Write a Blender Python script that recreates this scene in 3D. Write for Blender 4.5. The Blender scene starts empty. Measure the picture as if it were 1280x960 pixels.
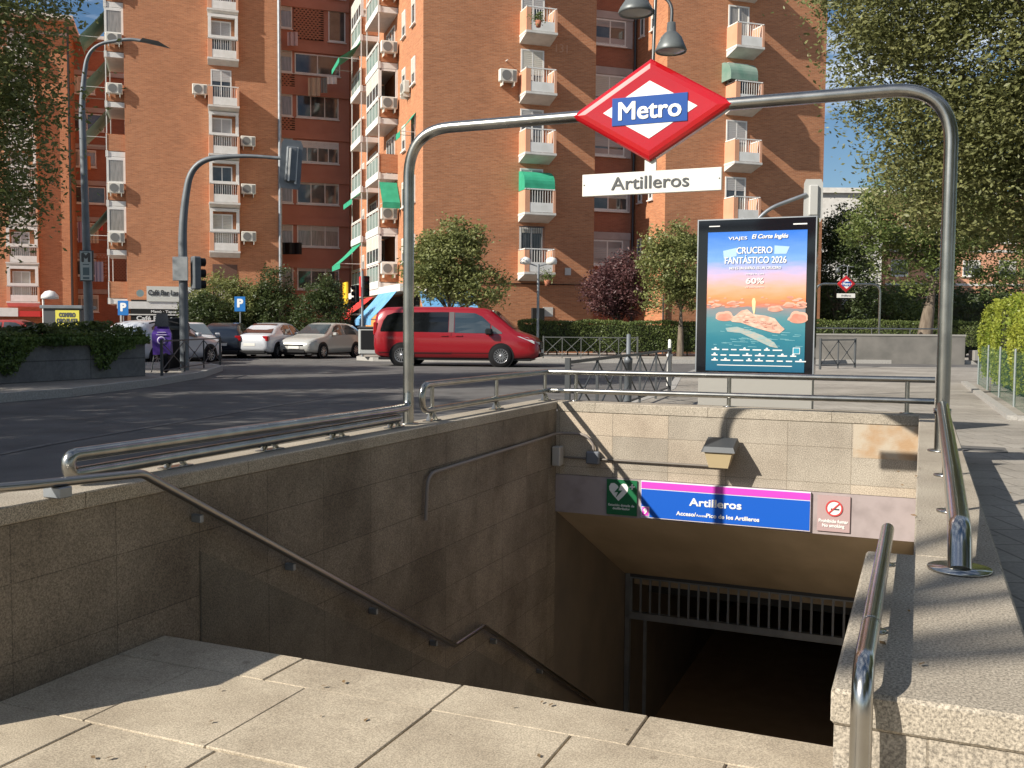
import bpy, math, random
import numpy as np
from mathutils import Vector, Matrix
from mathutils.geometry import tessellate_polygon
R = math.radians
S = bpy.context.scene
COL = S.collection
PI = math.pi

# ------------------------------------------------------------------ camera, sky, sun, exposure
FPX, CAMH, ROLL, PITCH = 1210.0, 1.3, 0.0075, math.atan(69 / 1210.0)
cd = bpy.data.cameras.new('camera'); cam = bpy.data.objects.new('camera', cd); COL.objects.link(cam)
cd.sensor_width = 36; cd.lens = 36 * FPX / 1280; cd.clip_start = .05; cd.clip_end = 3000
cam.matrix_world = Matrix.Translation((0, 0, CAMH)) @ Matrix.Rotation(PI / 2 - PITCH, 4, 'X') @ Matrix.Rotation(ROLL, 4, 'Z')
S.camera = cam

SUNH = math.atan2(2.874, 1.794)          # the light travels towards this heading (from +Y to +X)
SUNEL = R(33.0)
w = bpy.data.worlds.new('World'); S.world = w; w.use_nodes = True
nt = w.node_tree; nt.nodes.clear()
wo = nt.nodes.new('ShaderNodeOutputWorld'); bg = nt.nodes.new('ShaderNodeBackground'); sky = nt.nodes.new('ShaderNodeTexSky')
sky.sky_type = 'NISHITA'; sky.sun_disc = False; sky.sun_elevation = SUNEL; sky.sun_rotation = SUNH + PI
sky.air_density = 1.0; sky.dust_density = .4; sky.ozone_density = 2.5
bg.inputs[1].default_value = .05
tc = nt.nodes.new('ShaderNodeTexCoord'); mp = nt.nodes.new('ShaderNodeMapping'); mp.inputs['Scale'].default_value = (1.2, 1.2, 5.5)
mp.inputs['Rotation'].default_value = (.12, .1, .3)
ns = nt.nodes.new('ShaderNodeTexNoise'); ns.inputs['Scale'].default_value = 3.2; ns.inputs['Detail'].default_value = 8; ns.inputs['Roughness'].default_value = .6
cr = nt.nodes.new('ShaderNodeValToRGB'); cr.color_ramp.elements[0].position = .48; cr.color_ramp.elements[1].position = .74
mx = nt.nodes.new('ShaderNodeMixRGB'); mx.inputs[2].default_value = (20, 20.5, 21.5, 1)
L = nt.links.new
L(tc.outputs['Generated'], mp.inputs[0]); L(mp.outputs[0], ns.inputs[0]); L(ns.outputs[0], cr.inputs[0]); L(cr.outputs[0], mx.inputs[0])
hs_ = nt.nodes.new('ShaderNodeHueSaturation'); hs_.inputs['Saturation'].default_value = 1.15; hs_.inputs['Value'].default_value = 1.2
L(sky.outputs[0], hs_.inputs['Color']); L(hs_.outputs[0], mx.inputs[1]); L(mx.outputs[0], bg.inputs[0]); L(bg.outputs[0], wo.inputs[0])
sd = bpy.data.lights.new('sun', 'SUN'); sd.energy = 5.0; sd.angle = R(.53); sd.color = (1, .93, .82)
sun = bpy.data.objects.new('sun', sd); COL.objects.link(sun)
dv = Vector((math.sin(SUNH) * math.cos(SUNEL), math.cos(SUNH) * math.cos(SUNEL), -math.sin(SUNEL)))
sun.rotation_euler = dv.to_track_quat('-Z', 'Y').to_euler(); sun.location = (-20, -15, 30)
S.view_settings.view_transform = 'Standard'; S.view_settings.look = 'None'; S.view_settings.gamma = 1
S.view_settings.exposure = 0.6
S.render.engine = 'CYCLES'

# ------------------------------------------------------------------ frames
TH = math.atan2(.422726, 1.0)            # the stair well runs this far to the right of the view
CT, ST = math.cos(TH), math.sin(TH)
def W(x, y, z=0): return (x * CT + y * ST, -x * ST + y * CT, z)
def ray(px, py):
    x = (px - 640) / FPX; y = (480 - py) / FPX; c, s = math.cos(ROLL), math.sin(ROLL)
    X = x * c - y * s; Y = x * s + y * c
    return (X, math.cos(PITCH) + Y * math.sin(PITCH), -math.sin(PITCH) + Y * math.cos(PITCH))
def gz(px, py, z=0):                     # where the sight line of a photo point meets height z
    d = ray(px, py); t = (z - CAMH) / d[2]; return (d[0] * t, d[1] * t)
def at(px, py, Y):
    d = ray(px, py); t = Y / d[1]; return (d[0] * t, Y, CAMH + d[2] * t)

# ------------------------------------------------------------------ materials
MATS = {}
def mat(name, col=(.5, .5, .5), rough=.6, metal=0, col2=None, nscale=6, ndet=4, lo=.35, hi=.65, bump=0, bscale=None, spec=.5, coords='Object', stretch=None, trans=0, coat=0, alpha=None):
    if name in MATS: return MATS[name]
    m = bpy.data.materials.new(name); MATS[name] = m; m.use_nodes = True
    t = m.node_tree; b = t.nodes['Principled BSDF']
    b.inputs['Base Color'].default_value = (*col, 1); b.inputs['Roughness'].default_value = rough; b.inputs['Metallic'].default_value = metal
    b.inputs['Specular IOR Level'].default_value = spec
    if coat: b.inputs['Coat Weight'].default_value = coat; b.inputs['Coat Roughness'].default_value = .05
    if trans: b.inputs['Transmission Weight'].default_value = trans
    if alpha is not None: b.inputs['Alpha'].default_value = alpha
    tcn = t.nodes.new('ShaderNodeTexCoord'); src = tcn.outputs[coords]
    if stretch:
        mpn = t.nodes.new('ShaderNodeMapping'); mpn.inputs['Scale'].default_value = stretch; t.links.new(src, mpn.inputs[0]); src = mpn.outputs[0]
    if col2 is not None:
        n = t.nodes.new('ShaderNodeTexNoise'); n.inputs['Scale'].default_value = nscale; n.inputs['Detail'].default_value = ndet
        r = t.nodes.new('ShaderNodeValToRGB'); r.color_ramp.elements[0].position = lo; r.color_ramp.elements[1].position = hi
        r.color_ramp.elements[0].color = (*col, 1); r.color_ramp.elements[1].color = (*col2, 1)
        t.links.new(src, n.inputs[0]); t.links.new(n.outputs[0], r.inputs[0]); t.links.new(r.outputs[0], b.inputs['Base Color'])
    if bump:
        n2 = t.nodes.new('ShaderNodeTexNoise'); n2.inputs['Scale'].default_value = bscale or nscale; n2.inputs['Detail'].default_value = 5
        bp = t.nodes.new('ShaderNodeBump'); bp.inputs['Strength'].default_value = bump; bp.inputs['Distance'].default_value = .02
        t.links.new(src, n2.inputs[0]); t.links.new(n2.outputs[0], bp.inputs['Height']); t.links.new(bp.outputs[0], b.inputs['Normal'])
    return m

def N(t, k, **kw):
    n = t.nodes.new(k)
    for a, v in kw.items(): setattr(n, a, v)
    return n
def wallcoords(t, off=(0, 0, 0)):
    """(along the wall, height) on upright faces, (x, y) on level ones"""
    tcn = N(t, 'ShaderNodeTexCoord'); sp = N(t, 'ShaderNodeSeparateXYZ'); sn = N(t, 'ShaderNodeSeparateXYZ')
    t.links.new(tcn.outputs['Object'], sp.inputs[0]); t.links.new(tcn.outputs['Normal'], sn.inputs[0])
    def gt(o):
        a = N(t, 'ShaderNodeMath', operation='ABSOLUTE'); g = N(t, 'ShaderNodeMath', operation='GREATER_THAN'); g.inputs[1].default_value = .6
        t.links.new(o, a.inputs[0]); t.links.new(a.outputs[0], g.inputs[0]); return g.outputs[0]
    def mixf(f, a, b):
        m = N(t, 'ShaderNodeMix'); m.data_type = 'FLOAT'; t.links.new(f, m.inputs[0]); t.links.new(a, m.inputs[2]); t.links.new(b, m.inputs[3]); return m.outputs[0]
    u = mixf(gt(sn.outputs[0]), sp.outputs[0], sp.outputs[1])
    v = mixf(gt(sn.outputs[2]), sp.outputs[2], sp.outputs[1])
    cb = N(t, 'ShaderNodeCombineXYZ'); t.links.new(u, cb.inputs[0]); t.links.new(v, cb.inputs[1])
    mpn = N(t, 'ShaderNodeMapping'); mpn.inputs['Location'].default_value = off; t.links.new(cb.outputs[0], mpn.inputs[0])
    return mpn.outputs[0], tcn.outputs['Object']
def bonded(name, c1, c2, cm, bw, bh, mortar, offset=0, off=(0, 0, 0), speck=None, speckscale=90, stain=None, rough=.85, bumpd=.004, stainscale=1.3, tint=.5, sq=1, sstretch=None, spots=None):
    """courses of blocks with joints; speckle and stains over them"""
    if name in MATS: return MATS[name]
    m = bpy.data.materials.new(name); MATS[name] = m; m.use_nodes = True
    t = m.node_tree; b = t.nodes['Principled BSDF']; b.inputs['Roughness'].default_value = rough
    vec, obj3 = wallcoords(t, off)
    br = N(t, 'ShaderNodeTexBrick'); br.offset = offset; br.squash = sq
    for k, v in (('Scale', 1), ('Mortar Size', mortar), ('Mortar Smooth', .15), ('Bias', 0), ('Brick Width', bw), ('Row Height', bh)): br.inputs[k].default_value = v
    br.inputs['Color1'].default_value = (*c1, 1); br.inputs['Color2'].default_value = (*c2, 1); br.inputs['Mortar'].default_value = (*cm, 1)
    t.links.new(vec, br.inputs[0]); out = br.outputs[0]
    if speck:
        n = N(t, 'ShaderNodeTexNoise'); n.inputs['Scale'].default_value = speckscale; n.inputs['Detail'].default_value = 4; n.inputs['Roughness'].default_value = .75
        r = N(t, 'ShaderNodeValToRGB'); r.color_ramp.elements[0].position = .38; r.color_ramp.elements[1].position = .62
        r.color_ramp.elements[0].color = (speck[0],) * 3 + (1,); r.color_ramp.elements[1].color = (speck[1],) * 3 + (1,)
        mm = N(t, 'ShaderNodeMixRGB', blend_type='MULTIPLY'); mm.inputs[0].default_value = 1
        s3 = obj3
        if sstretch: ms = N(t, 'ShaderNodeMapping'); ms.inputs['Scale'].default_value = sstretch; t.links.new(obj3, ms.inputs[0]); s3 = ms.outputs[0]; n.inputs['Detail'].default_value = 5
        t.links.new(s3, n.inputs[0]); t.links.new(n.outputs[0], r.inputs[0]); t.links.new(out, mm.inputs[1]); t.links.new(r.outputs[0], mm.inputs[2]); out = mm.outputs[0]
    if stain:
        n = N(t, 'ShaderNodeTexNoise'); n.inputs['Scale'].default_value = stainscale; n.inputs['Detail'].default_value = 7; n.inputs['Roughness'].default_value = .65
        r = N(t, 'ShaderNodeValToRGB'); r.color_ramp.elements[0].position = .36; r.color_ramp.elements[1].position = .66
        r.color_ramp.elements[0].color = (*stain, 1); r.color_ramp.elements[1].color = (1.1, 1.08, 1.05, 1)
        mm = N(t, 'ShaderNodeMixRGB', blend_type='MULTIPLY'); mm.inputs[0].default_value = tint
        t.links.new(obj3, n.inputs[0]); t.links.new(n.outputs[0], r.inputs[0]); t.links.new(out, mm.inputs[1]); t.links.new(r.outputs[0], mm.inputs[2]); out = mm.outputs[0]
    if spots:
        vo = N(t, 'ShaderNodeTexVoronoi'); vo.inputs['Scale'].default_value = spots[0]; vo.inputs['Randomness'].default_value = 1
        r = N(t, 'ShaderNodeValToRGB'); r.color_ramp.elements[0].position = spots[1]; r.color_ramp.elements[1].position = spots[1] + .03
        r.color_ramp.elements[0].color = (.62, .60, .58, 1); r.color_ramp.elements[1].color = (1, 1, 1, 1)
        mm = N(t, 'ShaderNodeMixRGB', blend_type='MULTIPLY'); mm.inputs[0].default_value = .8
        t.links.new(obj3, vo.inputs[0]); t.links.new(vo.outputs['Distance'], r.inputs[0]); t.links.new(out, mm.inputs[1]); t.links.new(r.outputs[0], mm.inputs[2]); out = mm.outputs[0]
    t.links.new(out, b.inputs['Base Color'])
    bp = N(t, 'ShaderNodeBump'); bp.inputs['Strength'].default_value = .7; bp.inputs['Distance'].default_value = bumpd; bp.invert = True
    t.links.new(br.outputs['Fac'], bp.inputs['Height'])
    n3 = N(t, 'ShaderNodeTexNoise'); n3.inputs['Scale'].default_value = speckscale; bp2 = N(t, 'ShaderNodeBump'); bp2.inputs['Strength'].default_value = .25; bp2.inputs['Distance'].default_value = .003
    t.links.new(obj3, n3.inputs[0]); t.links.new(n3.outputs[0], bp2.inputs['Height']); t.links.new(bp.outputs[0], bp2.inputs['Normal']); t.links.new(bp2.outputs[0], b.inputs['Normal'])
    return m

GRAN = bonded('granite_cladding', (.37, .335, .28), (.50, .425, .335), (.27, .235, .185), .573, .335, .0028, off=(.015, -.135, 0), speck=(.45, 1.32), speckscale=120, stain=(.62, .58, .54), tint=.7, bumpd=.002)
GRANC = bonded('granite_coping', (.39, .35, .285), (.45, .40, .33), (.2, .17, .13), 1.15, 5, .003, off=(.2, 1, 0), speck=(.40, 1.35), speckscale=150, stain=(.66, .62, .58), tint=.7)
GRANF = bonded('granite_paving', (.455, .395, .30), (.475, .41, .315), (.4, .35, .3), 50, 50, .0, off=(7, 9, 0), speck=(.60, 1.28), speckscale=150, stain=(.70, .66, .62), stainscale=2.2, tint=.8, spots=(4.2, .07))
BRICK = bonded('brickwork', (.515, .212, .095), (.40, .150, .064), (.44, .26, .16), .25, .066, .008, offset=.5, stain=(.84, .80, .78), stainscale=.3, tint=.6, speck=(.86, 1.1), speckscale=1.6, sstretch=(.6, .6, 12))
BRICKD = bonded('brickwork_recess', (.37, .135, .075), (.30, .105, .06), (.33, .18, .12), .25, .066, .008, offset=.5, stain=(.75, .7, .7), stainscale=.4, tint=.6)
PAVE = bonded('paving_tiles', (.36, .335, .30), (.31, .29, .26), (.2, .185, .165), .4, .4, .008, offset=.5, speck=(.85, 1.1), speckscale=40, stain=(.6, .58, .55), stainscale=.5, tint=.9, spots=(3, .08))
FPAVE = bonded('far_paving', (.36, .335, .30), (.33, .31, .28), (.25, .23, .2), .6, .6, .01, speck=(.85, 1.1), speckscale=20, stain=(.65, .62, .6), stainscale=.4, tint=.7)
PANELC = bonded('concrete_panels', (.15, .15, .15), (.17, .17, .165), (.08, .08, .08), 2.4, .42, .012, speck=(.85, 1.1), speckscale=12, stain=(.6, .6, .6), tint=.8)
ASPH = mat('asphalt', (.095, .091, .088), .92, col2=(.15, .145, .14), nscale=1.3, ndet=9, lo=.3, hi=.75, bump=.5, bscale=60, spec=.25)
EARTH = mat('earth', (.13, .11, .085), .95, col2=(.2, .17, .13), nscale=.3, ndet=6)
KERB = mat('kerb_granite', (.28, .27, .25), .85, col2=(.37, .355, .33), nscale=30, bump=.2)
STEEL = mat('brushed_steel', (.40, .395, .365), .27, 1, col2=(.31, .305, .285), nscale=9, stretch=(1, 1, 1))
STEELP = mat('polished_steel', (.48, .475, .45), .2, 1, col2=(.40, .39, .37), nscale=12)
GALV = mat('galvanised_steel', (.25, .27, .29), .5, .75, col2=(.33, .35, .37), nscale=5)
POLE = mat('painted_grey_pole', (.115, .13, .145), .5, .2, col2=(.15, .165, .18), nscale=4)
DARKM = mat('dark_grey_metal', (.06, .065, .07), .5, .3)
BLACK = mat('black_plastic', (.01, .01, .011), .5, spec=.25)
BLKG = mat('black_gloss', (.008, .009, .012), .08)
RUBBER = mat('tyre_rubber', (.012, .012, .013), .9, spec=.15)
WHITE = mat('white_paint', (.74, .73, .70), .5, col2=(.66, .65, .61), nscale=3)
WHITEP = mat('white_plate', (.64, .63, .585), .4)
SLABW = mat('white_slab', (.66, .64, .60), .8, col2=(.56, .54, .5), nscale=2.5)
GREYB = mat('grey_band', (.42, .36, .34), .8, col2=(.35, .30, .28), nscale=1.5)
ORANGE = mat('orange_render', (.62, .32, .2), .85, col2=(.55, .28, .17), nscale=2)
SALMON = mat('salmon_render', (.48, .215, .145), .85, col2=(.43, .185, .12), nscale=1)
SHUT = mat('roller_shutter', (.56, .54, .47), .6, col2=(.5, .48, .42), nscale=1, bump=.0)
SHUTG = mat('grey_shutter', (.42, .41, .40), .6)
GLASS = mat('window_glass', (.035, .042, .048), .06, col2=(.10, .10, .095), nscale=1.1, spec=.8)
CURT = mat('curtained_glass', (.20, .19, .17), .15, col2=(.34, .32, .29), nscale=7, stretch=(3, 3, .2), spec=.8)
GREENG = mat('green_glass_panel', (.20, .27, .25), .25, col2=(.27, .34, .31), nscale=1.5)
GREENC = mat('green_canvas', (.02, .27, .15), .75, col2=(.03, .33, .19), nscale=3)
GREENP = mat('faded_green_canvas', (.12, .22, .17), .8, col2=(.22, .29, .24), nscale=1.5)
BLUEC = mat('blue_canvas', (.10, .30, .55), .75, col2=(.16, .38, .62), nscale=2)
REDC = mat('red_canvas', (.55, .03, .025), .7)
YEL = mat('yellow_paint', (.75, .5, .03), .6)
ORNG = mat('ochre_wall', (.6, .29, .08), .8)
AC = mat('air_conditioner_white', (.62, .60, .53), .5)
LATT = mat('lattice_brick', (.40, .18, .11), .85)
DARKIN = mat('dark_interior', (.012, .012, .012), .9)
CEILB = mat('beige_soffit', (.60, .48, .33), .8, col2=(.48, .38, .25), nscale=2.2, ndet=6, stretch=(1, .3, 1))
HEADER = mat('mauve_grey_render', (.33, .28, .275), .85, col2=(.25, .21, .205), nscale=5, ndet=7, lo=.45, hi=.72)
BARK = mat('bark', (.10, .075, .055), .95, col2=(.18, .145, .11), nscale=9, stretch=(1, 1, .25), bump=.6)
TRED = mat('sign_red', (.42, .002, .006), .2, coat=.5, col2=(.36, .006, .01), nscale=4, ndet=8)
TBLUE = mat('sign_blue', (.0, .055, .27), .45, spec=.3)
ETBLUE = mat('panel_blue', (.001, .085, .46), .45)
MAG = mat('panel_magenta', (.60, .06, .48), .35)
TXW = mat('lettering_white', (.72, .72, .70), .45)
TXD = mat('lettering_dark', (.055, .06, .065), .5)
GRN = mat('sign_green', (.008, .12, .045), .4)
PINKP = mat('pinkish_plate', (.38, .27, .265), .5)
SIGNB = mat('parking_sign_blue', (.01, .14, .42), .4)
LAMPG = mat('lamp_grey', (.09, .10, .105), .45, .2, col2=(.13, .145, .145), nscale=8)
AMBER = mat('lamp_diffuser', (.40, .32, .19), .35)
PURP = mat('purple_plastic', (.07, .03, .22), .35, col2=(.09, .04, .28), nscale=3)
def leafmat(name, c1, c2, tr=.35):
    if name in MATS: return MATS[name]
    m = bpy.data.materials.new(name); MATS[name] = m; m.use_nodes = True; t = m.node_tree
    b = t.nodes['Principled BSDF']; b.inputs['Roughness'].default_value = .5; b.inputs['Specular IOR Level'].default_value = .4
    tcn = N(t, 'ShaderNodeTexCoord'); n = N(t, 'ShaderNodeTexNoise'); n.inputs['Scale'].default_value = 1.3; n.inputs['Detail'].default_value = 2
    wn = N(t, 'ShaderNodeTexNoise'); wn.inputs['Scale'].default_value = 23; wn.inputs['Detail'].default_value = 1
    ad = N(t, 'ShaderNodeMath', operation='ADD'); ml = N(t, 'ShaderNodeMath', operation='MULTIPLY'); ml.inputs[1].default_value = .5
    r = N(t, 'ShaderNodeValToRGB'); r.color_ramp.elements[0].position = .38; r.color_ramp.elements[1].position = .64
    r.color_ramp.elements[0].color = (*c1, 1); r.color_ramp.elements[1].color = (*c2, 1)
    L = t.links.new
    L(tcn.outputs['Object'], n.inputs[0]); L(tcn.outputs['Object'], wn.inputs[0]); L(n.outputs[0], ad.inputs[0]); L(wn.outputs[0], ad.inputs[1]); L(ad.outputs[0], ml.inputs[0])
    L(ml.outputs[0], r.inputs[0]); L(r.outputs[0], b.inputs['Base Color'])
    tl = N(t, 'ShaderNodeBsdfTranslucent'); L(r.outputs[0], tl.inputs[0]); mx = N(t, 'ShaderNodeMixShader'); mx.inputs[0].default_value = tr
    L(b.outputs[0], mx.inputs[1]); L(tl.outputs[0], mx.inputs[2]); L(mx.outputs[0], t.nodes['Material Output'].inputs[0])
    return m
LF = leafmat('leaf_green', (.075, .115, .03), (.23, .27, .08))
LFL = leafmat('leaf_light', (.13, .16, .05), (.30, .31, .115))
LFR = leafmat('leaf_olive', (.115, .13, .045), (.28, .28, .11))
LFD = leafmat('leaf_dark', (.035, .055, .018), (.09, .12, .036))
LFP = leafmat('leaf_purple', (.07, .03, .035), (.18, .085, .08))
LFY = leafmat('leaf_yellow', (.15, .21, .025), (.34, .36, .05))
LFH = leafmat('leaf_hedge', (.07, .105, .03), (.18, .22, .065))
LFI = leafmat('leaf_ivy', (.06, .10, .025), (.20, .28, .07))

# ------------------------------------------------------------------ mesh collecting
class M:
    def __init__(s): s.v = []; s.f = []; s.sm = []; s.xf = None
    def add(s, vs, fs, smooth=False):
        o = len(s.v)
        if s.xf is not None: vs = [tuple(s.xf @ Vector(v)) for v in vs]
        s.v += [tuple(v) for v in vs]; s.f += [tuple(i + o for i in f) for f in fs]; s.sm += [smooth] * len(fs); return s
    def box(s, x0, x1, y0, y1, z0, z1):
        return s.add([(x0, y0, z0), (x1, y0, z0), (x1, y1, z0), (x0, y1, z0), (x0, y0, z1), (x1, y0, z1), (x1, y1, z1), (x0, y1, z1)],
                     [(0, 3, 2, 1), (4, 5, 6, 7), (0, 1, 5, 4), (1, 2, 6, 5), (2, 3, 7, 6), (3, 0, 4, 7)])
    def bbox(s, x0, x1, y0, y1, z0, z1, c=.01):
        """a box with chamfered edges"""
        vs = []; 
        X = (x0, x1); Y = (y0, y1); Z = (z0, z1); idx = {}
        for i in (0, 1):
            for j in (0, 1):
                for k in (0, 1):
                    sx, sy, sz = (1, -1)[i], (1, -1)[j], (1, -1)[k]
                    idx[i, j, k] = len(vs)
                    vs += [(X[i], Y[j] + sy * c, Z[k] + sz * c), (X[i] + sx * c, Y[j], Z[k] + sz * c), (X[i] + sx * c, Y[j] + sy * c, Z[k])]
        g = lambda i, j, k, a: idx[i, j, k] + a
        fs = []
        fs += [(g(0,0,0,0), g(0,0,1,0), g(0,1,1,0), g(0,1,0,0)), (g(1,0,0,0), g(1,1,0,0), g(1,1,1,0), g(1,0,1,0))]
        fs += [(g(0,0,0,1), g(1,0,0,1), g(1,0,1,1), g(0,0,1,1)), (g(0,1,0,1), g(0,1,1,1), g(1,1,1,1), g(1,1,0,1))]
        fs += [(g(0,0,0,2), g(0,1,0,2), g(1,1,0,2), g(1,0,0,2)), (g(0,0,1,2), g(1,0,1,2), g(1,1,1,2), g(0,1,1,2))]
        for i in (0, 1):
            for j in (0, 1): fs.append((g(i,j,0,0), g(i,j,1,0), g(i,j,1,1), g(i,j,0,1)))
            for k in (0, 1): fs.append((g(i,0,k,0), g(i,1,k,0), g(i,1,k,2), g(i,0,k,2)))
        for j in (0, 1):
            for k in (0, 1): fs.append((g(0,j,k,1), g(1,j,k,1), g(1,j,k,2), g(0,j,k,2)))
        for i in (0, 1):
            for j in (0, 1):
                for k in (0, 1): fs.append((g(i,j,k,0), g(i,j,k,1), g(i,j,k,2)))
        return s.add(vs, fs)
    def prism(s, poly, z0, z1, bottom=False):
        n = len(poly); tri = tessellate_polygon([[Vector((p[0], p[1], 0)) for p in poly]])
        ar = sum(poly[i][0] * poly[(i + 1) % n][1] - poly[(i + 1) % n][0] * poly[i][1] for i in range(n))
        vs = [(p[0], p[1], z1) for p in poly] + [(p[0], p[1], z0) for p in poly]; fs = []
        for a, b, c in tri:
            A, B, C = poly[a], poly[b], poly[c]
            if (B[0]-A[0])*(C[1]-A[1]) - (B[1]-A[1])*(C[0]-A[0]) < 0: b, c = c, b
            fs.append((a, b, c))
            if bottom: fs.append((a + n, c + n, b + n))
        for i in range(n):
            j = (i + 1) % n
            fs.append((i, i + n, j + n, j) if ar > 0 else (j, j + n, i + n, i))
        return s.add(vs, fs)
    def plate(s, poly, y0, y1):
        """outline in (x, z), thick from y0 (front) to y1"""
        n = len(poly); tri = tessellate_polygon([[Vector((p[0], p[1], 0)) for p in poly]])
        vs = [(p[0], y0, p[1]) for p in poly] + [(p[0], y1, p[1]) for p in poly]; fs = []
        ar = sum(poly[i][0] * poly[(i + 1) % n][1] - poly[(i + 1) % n][0] * poly[i][1] for i in range(n))
        for a, b, c in tri:
            A, B, C = poly[a], poly[b], poly[c]
            if (B[0]-A[0])*(C[1]-A[1]) - (B[1]-A[1])*(C[0]-A[0]) < 0: b, c = c, b
            fs += [(a, b, c), (a + n, c + n, b + n)]
        for i in range(n):
            j = (i + 1) % n; fs.append((i, i + n, j + n, j) if ar > 0 else (j, j + n, i + n, i))
        return s.add(vs, fs)
    def ring(s, x0, x1, z0, z1, t, y0, y1):
        s.box(x0, x0 + t, y0, y1, z0, z1).box(x1 - t, x1, y0, y1, z0, z1)
        return s.box(x0 + t, x1 - t, y0, y1, z0, z0 + t).box(x0 + t, x1 - t, y0, y1, z1 - t, z1)
    def tube(s, pts, r, n=12, caps=True):
        P = [Vector(p) for p in pts]; rs = r if isinstance(r, (list, tuple)) else [r] * len(P)
        T = []
        for i in range(len(P)):
            a = P[max(i - 1, 0)]; b = P[min(i + 1, len(P) - 1)]; T.append((b - a).normalized())
        u = T[0].orthogonal().normalized(); vs = []; fs = []
        for i, p in enumerate(P):
            u = (u - T[i] * u.dot(T[i])).normalized(); v = T[i].cross(u)
            for k in range(n):
                a = 2 * PI * k / n; vs.append(p + (u * math.cos(a) + v * math.sin(a)) * rs[i])
        for i in range(len(P) - 1):
            for k in range(n):
                k2 = (k + 1) % n; fs.append((i * n + k, i * n + k2, (i + 1) * n + k2, (i + 1) * n + k))
        s.add(vs, fs, True)
        if caps:
            m = len(P)
            s.add([vs[k] for k in range(n)], [tuple(reversed(range(n)))]); s.add([vs[(m - 1) * n + k] for k in range(n)], [tuple(range(n))])
        return s
    def lathe(s, prof, c=(0, 0, 0), n=20, ax='Z', smooth=True):
        vs = []; fs = []
        for r, h in prof:
            for k in range(n):
                a = 2 * PI * k / n; x, y = r * math.cos(a), r * math.sin(a)
                p = {'Z': (x, y, h), 'Y': (x, h, -y), 'X': (h, x, y)}[ax]
                vs.append((c[0] + p[0], c[1] + p[1], c[2] + p[2]))
        for i in range(len(prof) - 1):
            for k in range(n):
                k2 = (k + 1) % n; fs.append((i * n + k, i * n + k2, (i + 1) * n + k2, (i + 1) * n + k))
        return s.add(vs, fs, smooth)
    def disc(s, c, r, ax='Y', t=.01, n=20):
        return s.lathe([(0.0001, 0), (r, 0), (r, t), (0.0001, t)], c, n, ax, False)
    def pieces(s):
        """the pieces that do not touch each other"""
        par = list(range(len(s.v)))
        def find(a):
            while par[a] != a: par[a] = par[par[a]]; a = par[a]
            return a
        for f in s.f:
            r0 = find(f[0])
            for i in f[1:]:
                r1 = find(i)
                if r1 != r0: par[r1] = r0
        g = {}
        for i in range(len(s.v)): g.setdefault(find(i), []).append(i)
        bb = []
        for r, idx in g.items():
            P = np.array([s.v[i] for i in idx]); bb.append([P.min(0) - .003, P.max(0) + .003, [r]])
        k = True
        while k:
            k = False
            for i in range(len(bb)):
                for j in range(i + 1, len(bb)):
                    if (bb[i][0] <= bb[j][1]).all() and (bb[j][0] <= bb[i][1]).all():
                        bb[i] = [np.minimum(bb[i][0], bb[j][0]), np.maximum(bb[i][1], bb[j][1]), bb[i][2] + bb[j][2]]; bb.pop(j); k = True; break
                if k: break
        out = []
        for _, _, rs in bb:
            rs = set(rs); p = M(); mp_ = {}
            for i in range(len(s.v)):
                if find(i) in rs: mp_[i] = len(p.v); p.v.append(s.v[i])
            for f, sm in zip(s.f, s.sm):
                if f[0] in mp_: p.f.append(tuple(mp_[i] for i in f)); p.sm.append(sm)
            if p.f: out.append(p)
        return out
    def build(s, name, m, parent=None, org=None, rotz=None):
        """vertices are in the thing's frame; its origin is subtracted"""
        if name in SPLIT and parent is not None:
            ps = s.pieces()
            if len(ps) > 1: return [p.build(name, m, parent, org, rotz) for p in ps][0]
        o_ = ORG.get(parent.name, (0, 0, 0)) if parent is not None and org is None else (org or (0, 0, 0))
        me = bpy.data.meshes.new(name)
        me.from_pydata([(v[0] - o_[0], v[1] - o_[1], v[2] - o_[2]) for v in s.v], [], s.f)
        me.polygons.foreach_set('use_smooth', s.sm); me.materials.append(m); me.update()
        return link(name, me, parent, org if parent is None else None, rotz)
ORG = {}
SPLIT = {'post', 'base_flange', 'rail_post', 'rail_support', 'bracket', 'screw', 'shop_canopy', 'doorway', 'wall_box', 'drainpipe', 'chrome_bar', 'door_handle', 'printed_line', 'edge_trim', 'number_plate', 'tube', 'shop_sign', 'door_frame', 'wheel_arch', 'white_edge', 'maker_mark', 'grille', 'sill'}
def link(name, me, parent=None, loc=None, rotz=None):
    o = bpy.data.objects.new(name, me); COL.objects.link(o)
    if parent is not None: o.parent = parent; ORG[o.name] = ORG.get(parent.name, (0, 0, 0))
    if loc is not None:
        o.location = loc
    if rotz is not None: o.rotation_euler.z = rotz
    return o
def tag(o, label=None, cat=None, group=None, kind=None):
    for k, v in (('label', label), ('category', cat), ('group', group), ('kind', kind)):
        if v: o[k] = v
    return o
def thing(name, label, cat, org=(0, 0, 0), rotz=0, frame=None, group=None):
    """an Empty at the base; org is given in the frame the parts are drawn in ('T' = the stair well's frame)"""
    o = bpy.data.objects.new(name, None); COL.objects.link(o); o.empty_display_size = .2
    if frame == 'T': o.location = W(*org); o.rotation_euler.z = -TH; ORG[o.name] = org
    else: o.location = org; o.rotation_euler.z = rotz; ORG[o.name] = (0, 0, 0)
    return tag(o, label, cat, group)
def tmesh(mb, name, m, org, label=None, cat=None, group=None, kind=None):
    """a top-level mesh drawn in the stair well's frame"""
    o = mb.build(name, m, None, org, -TH); o.location = W(*org); return tag(o, label, cat, group, kind)
def struct(mb, name, m):
    return tag(mb.build(name, m), kind='structure')
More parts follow.
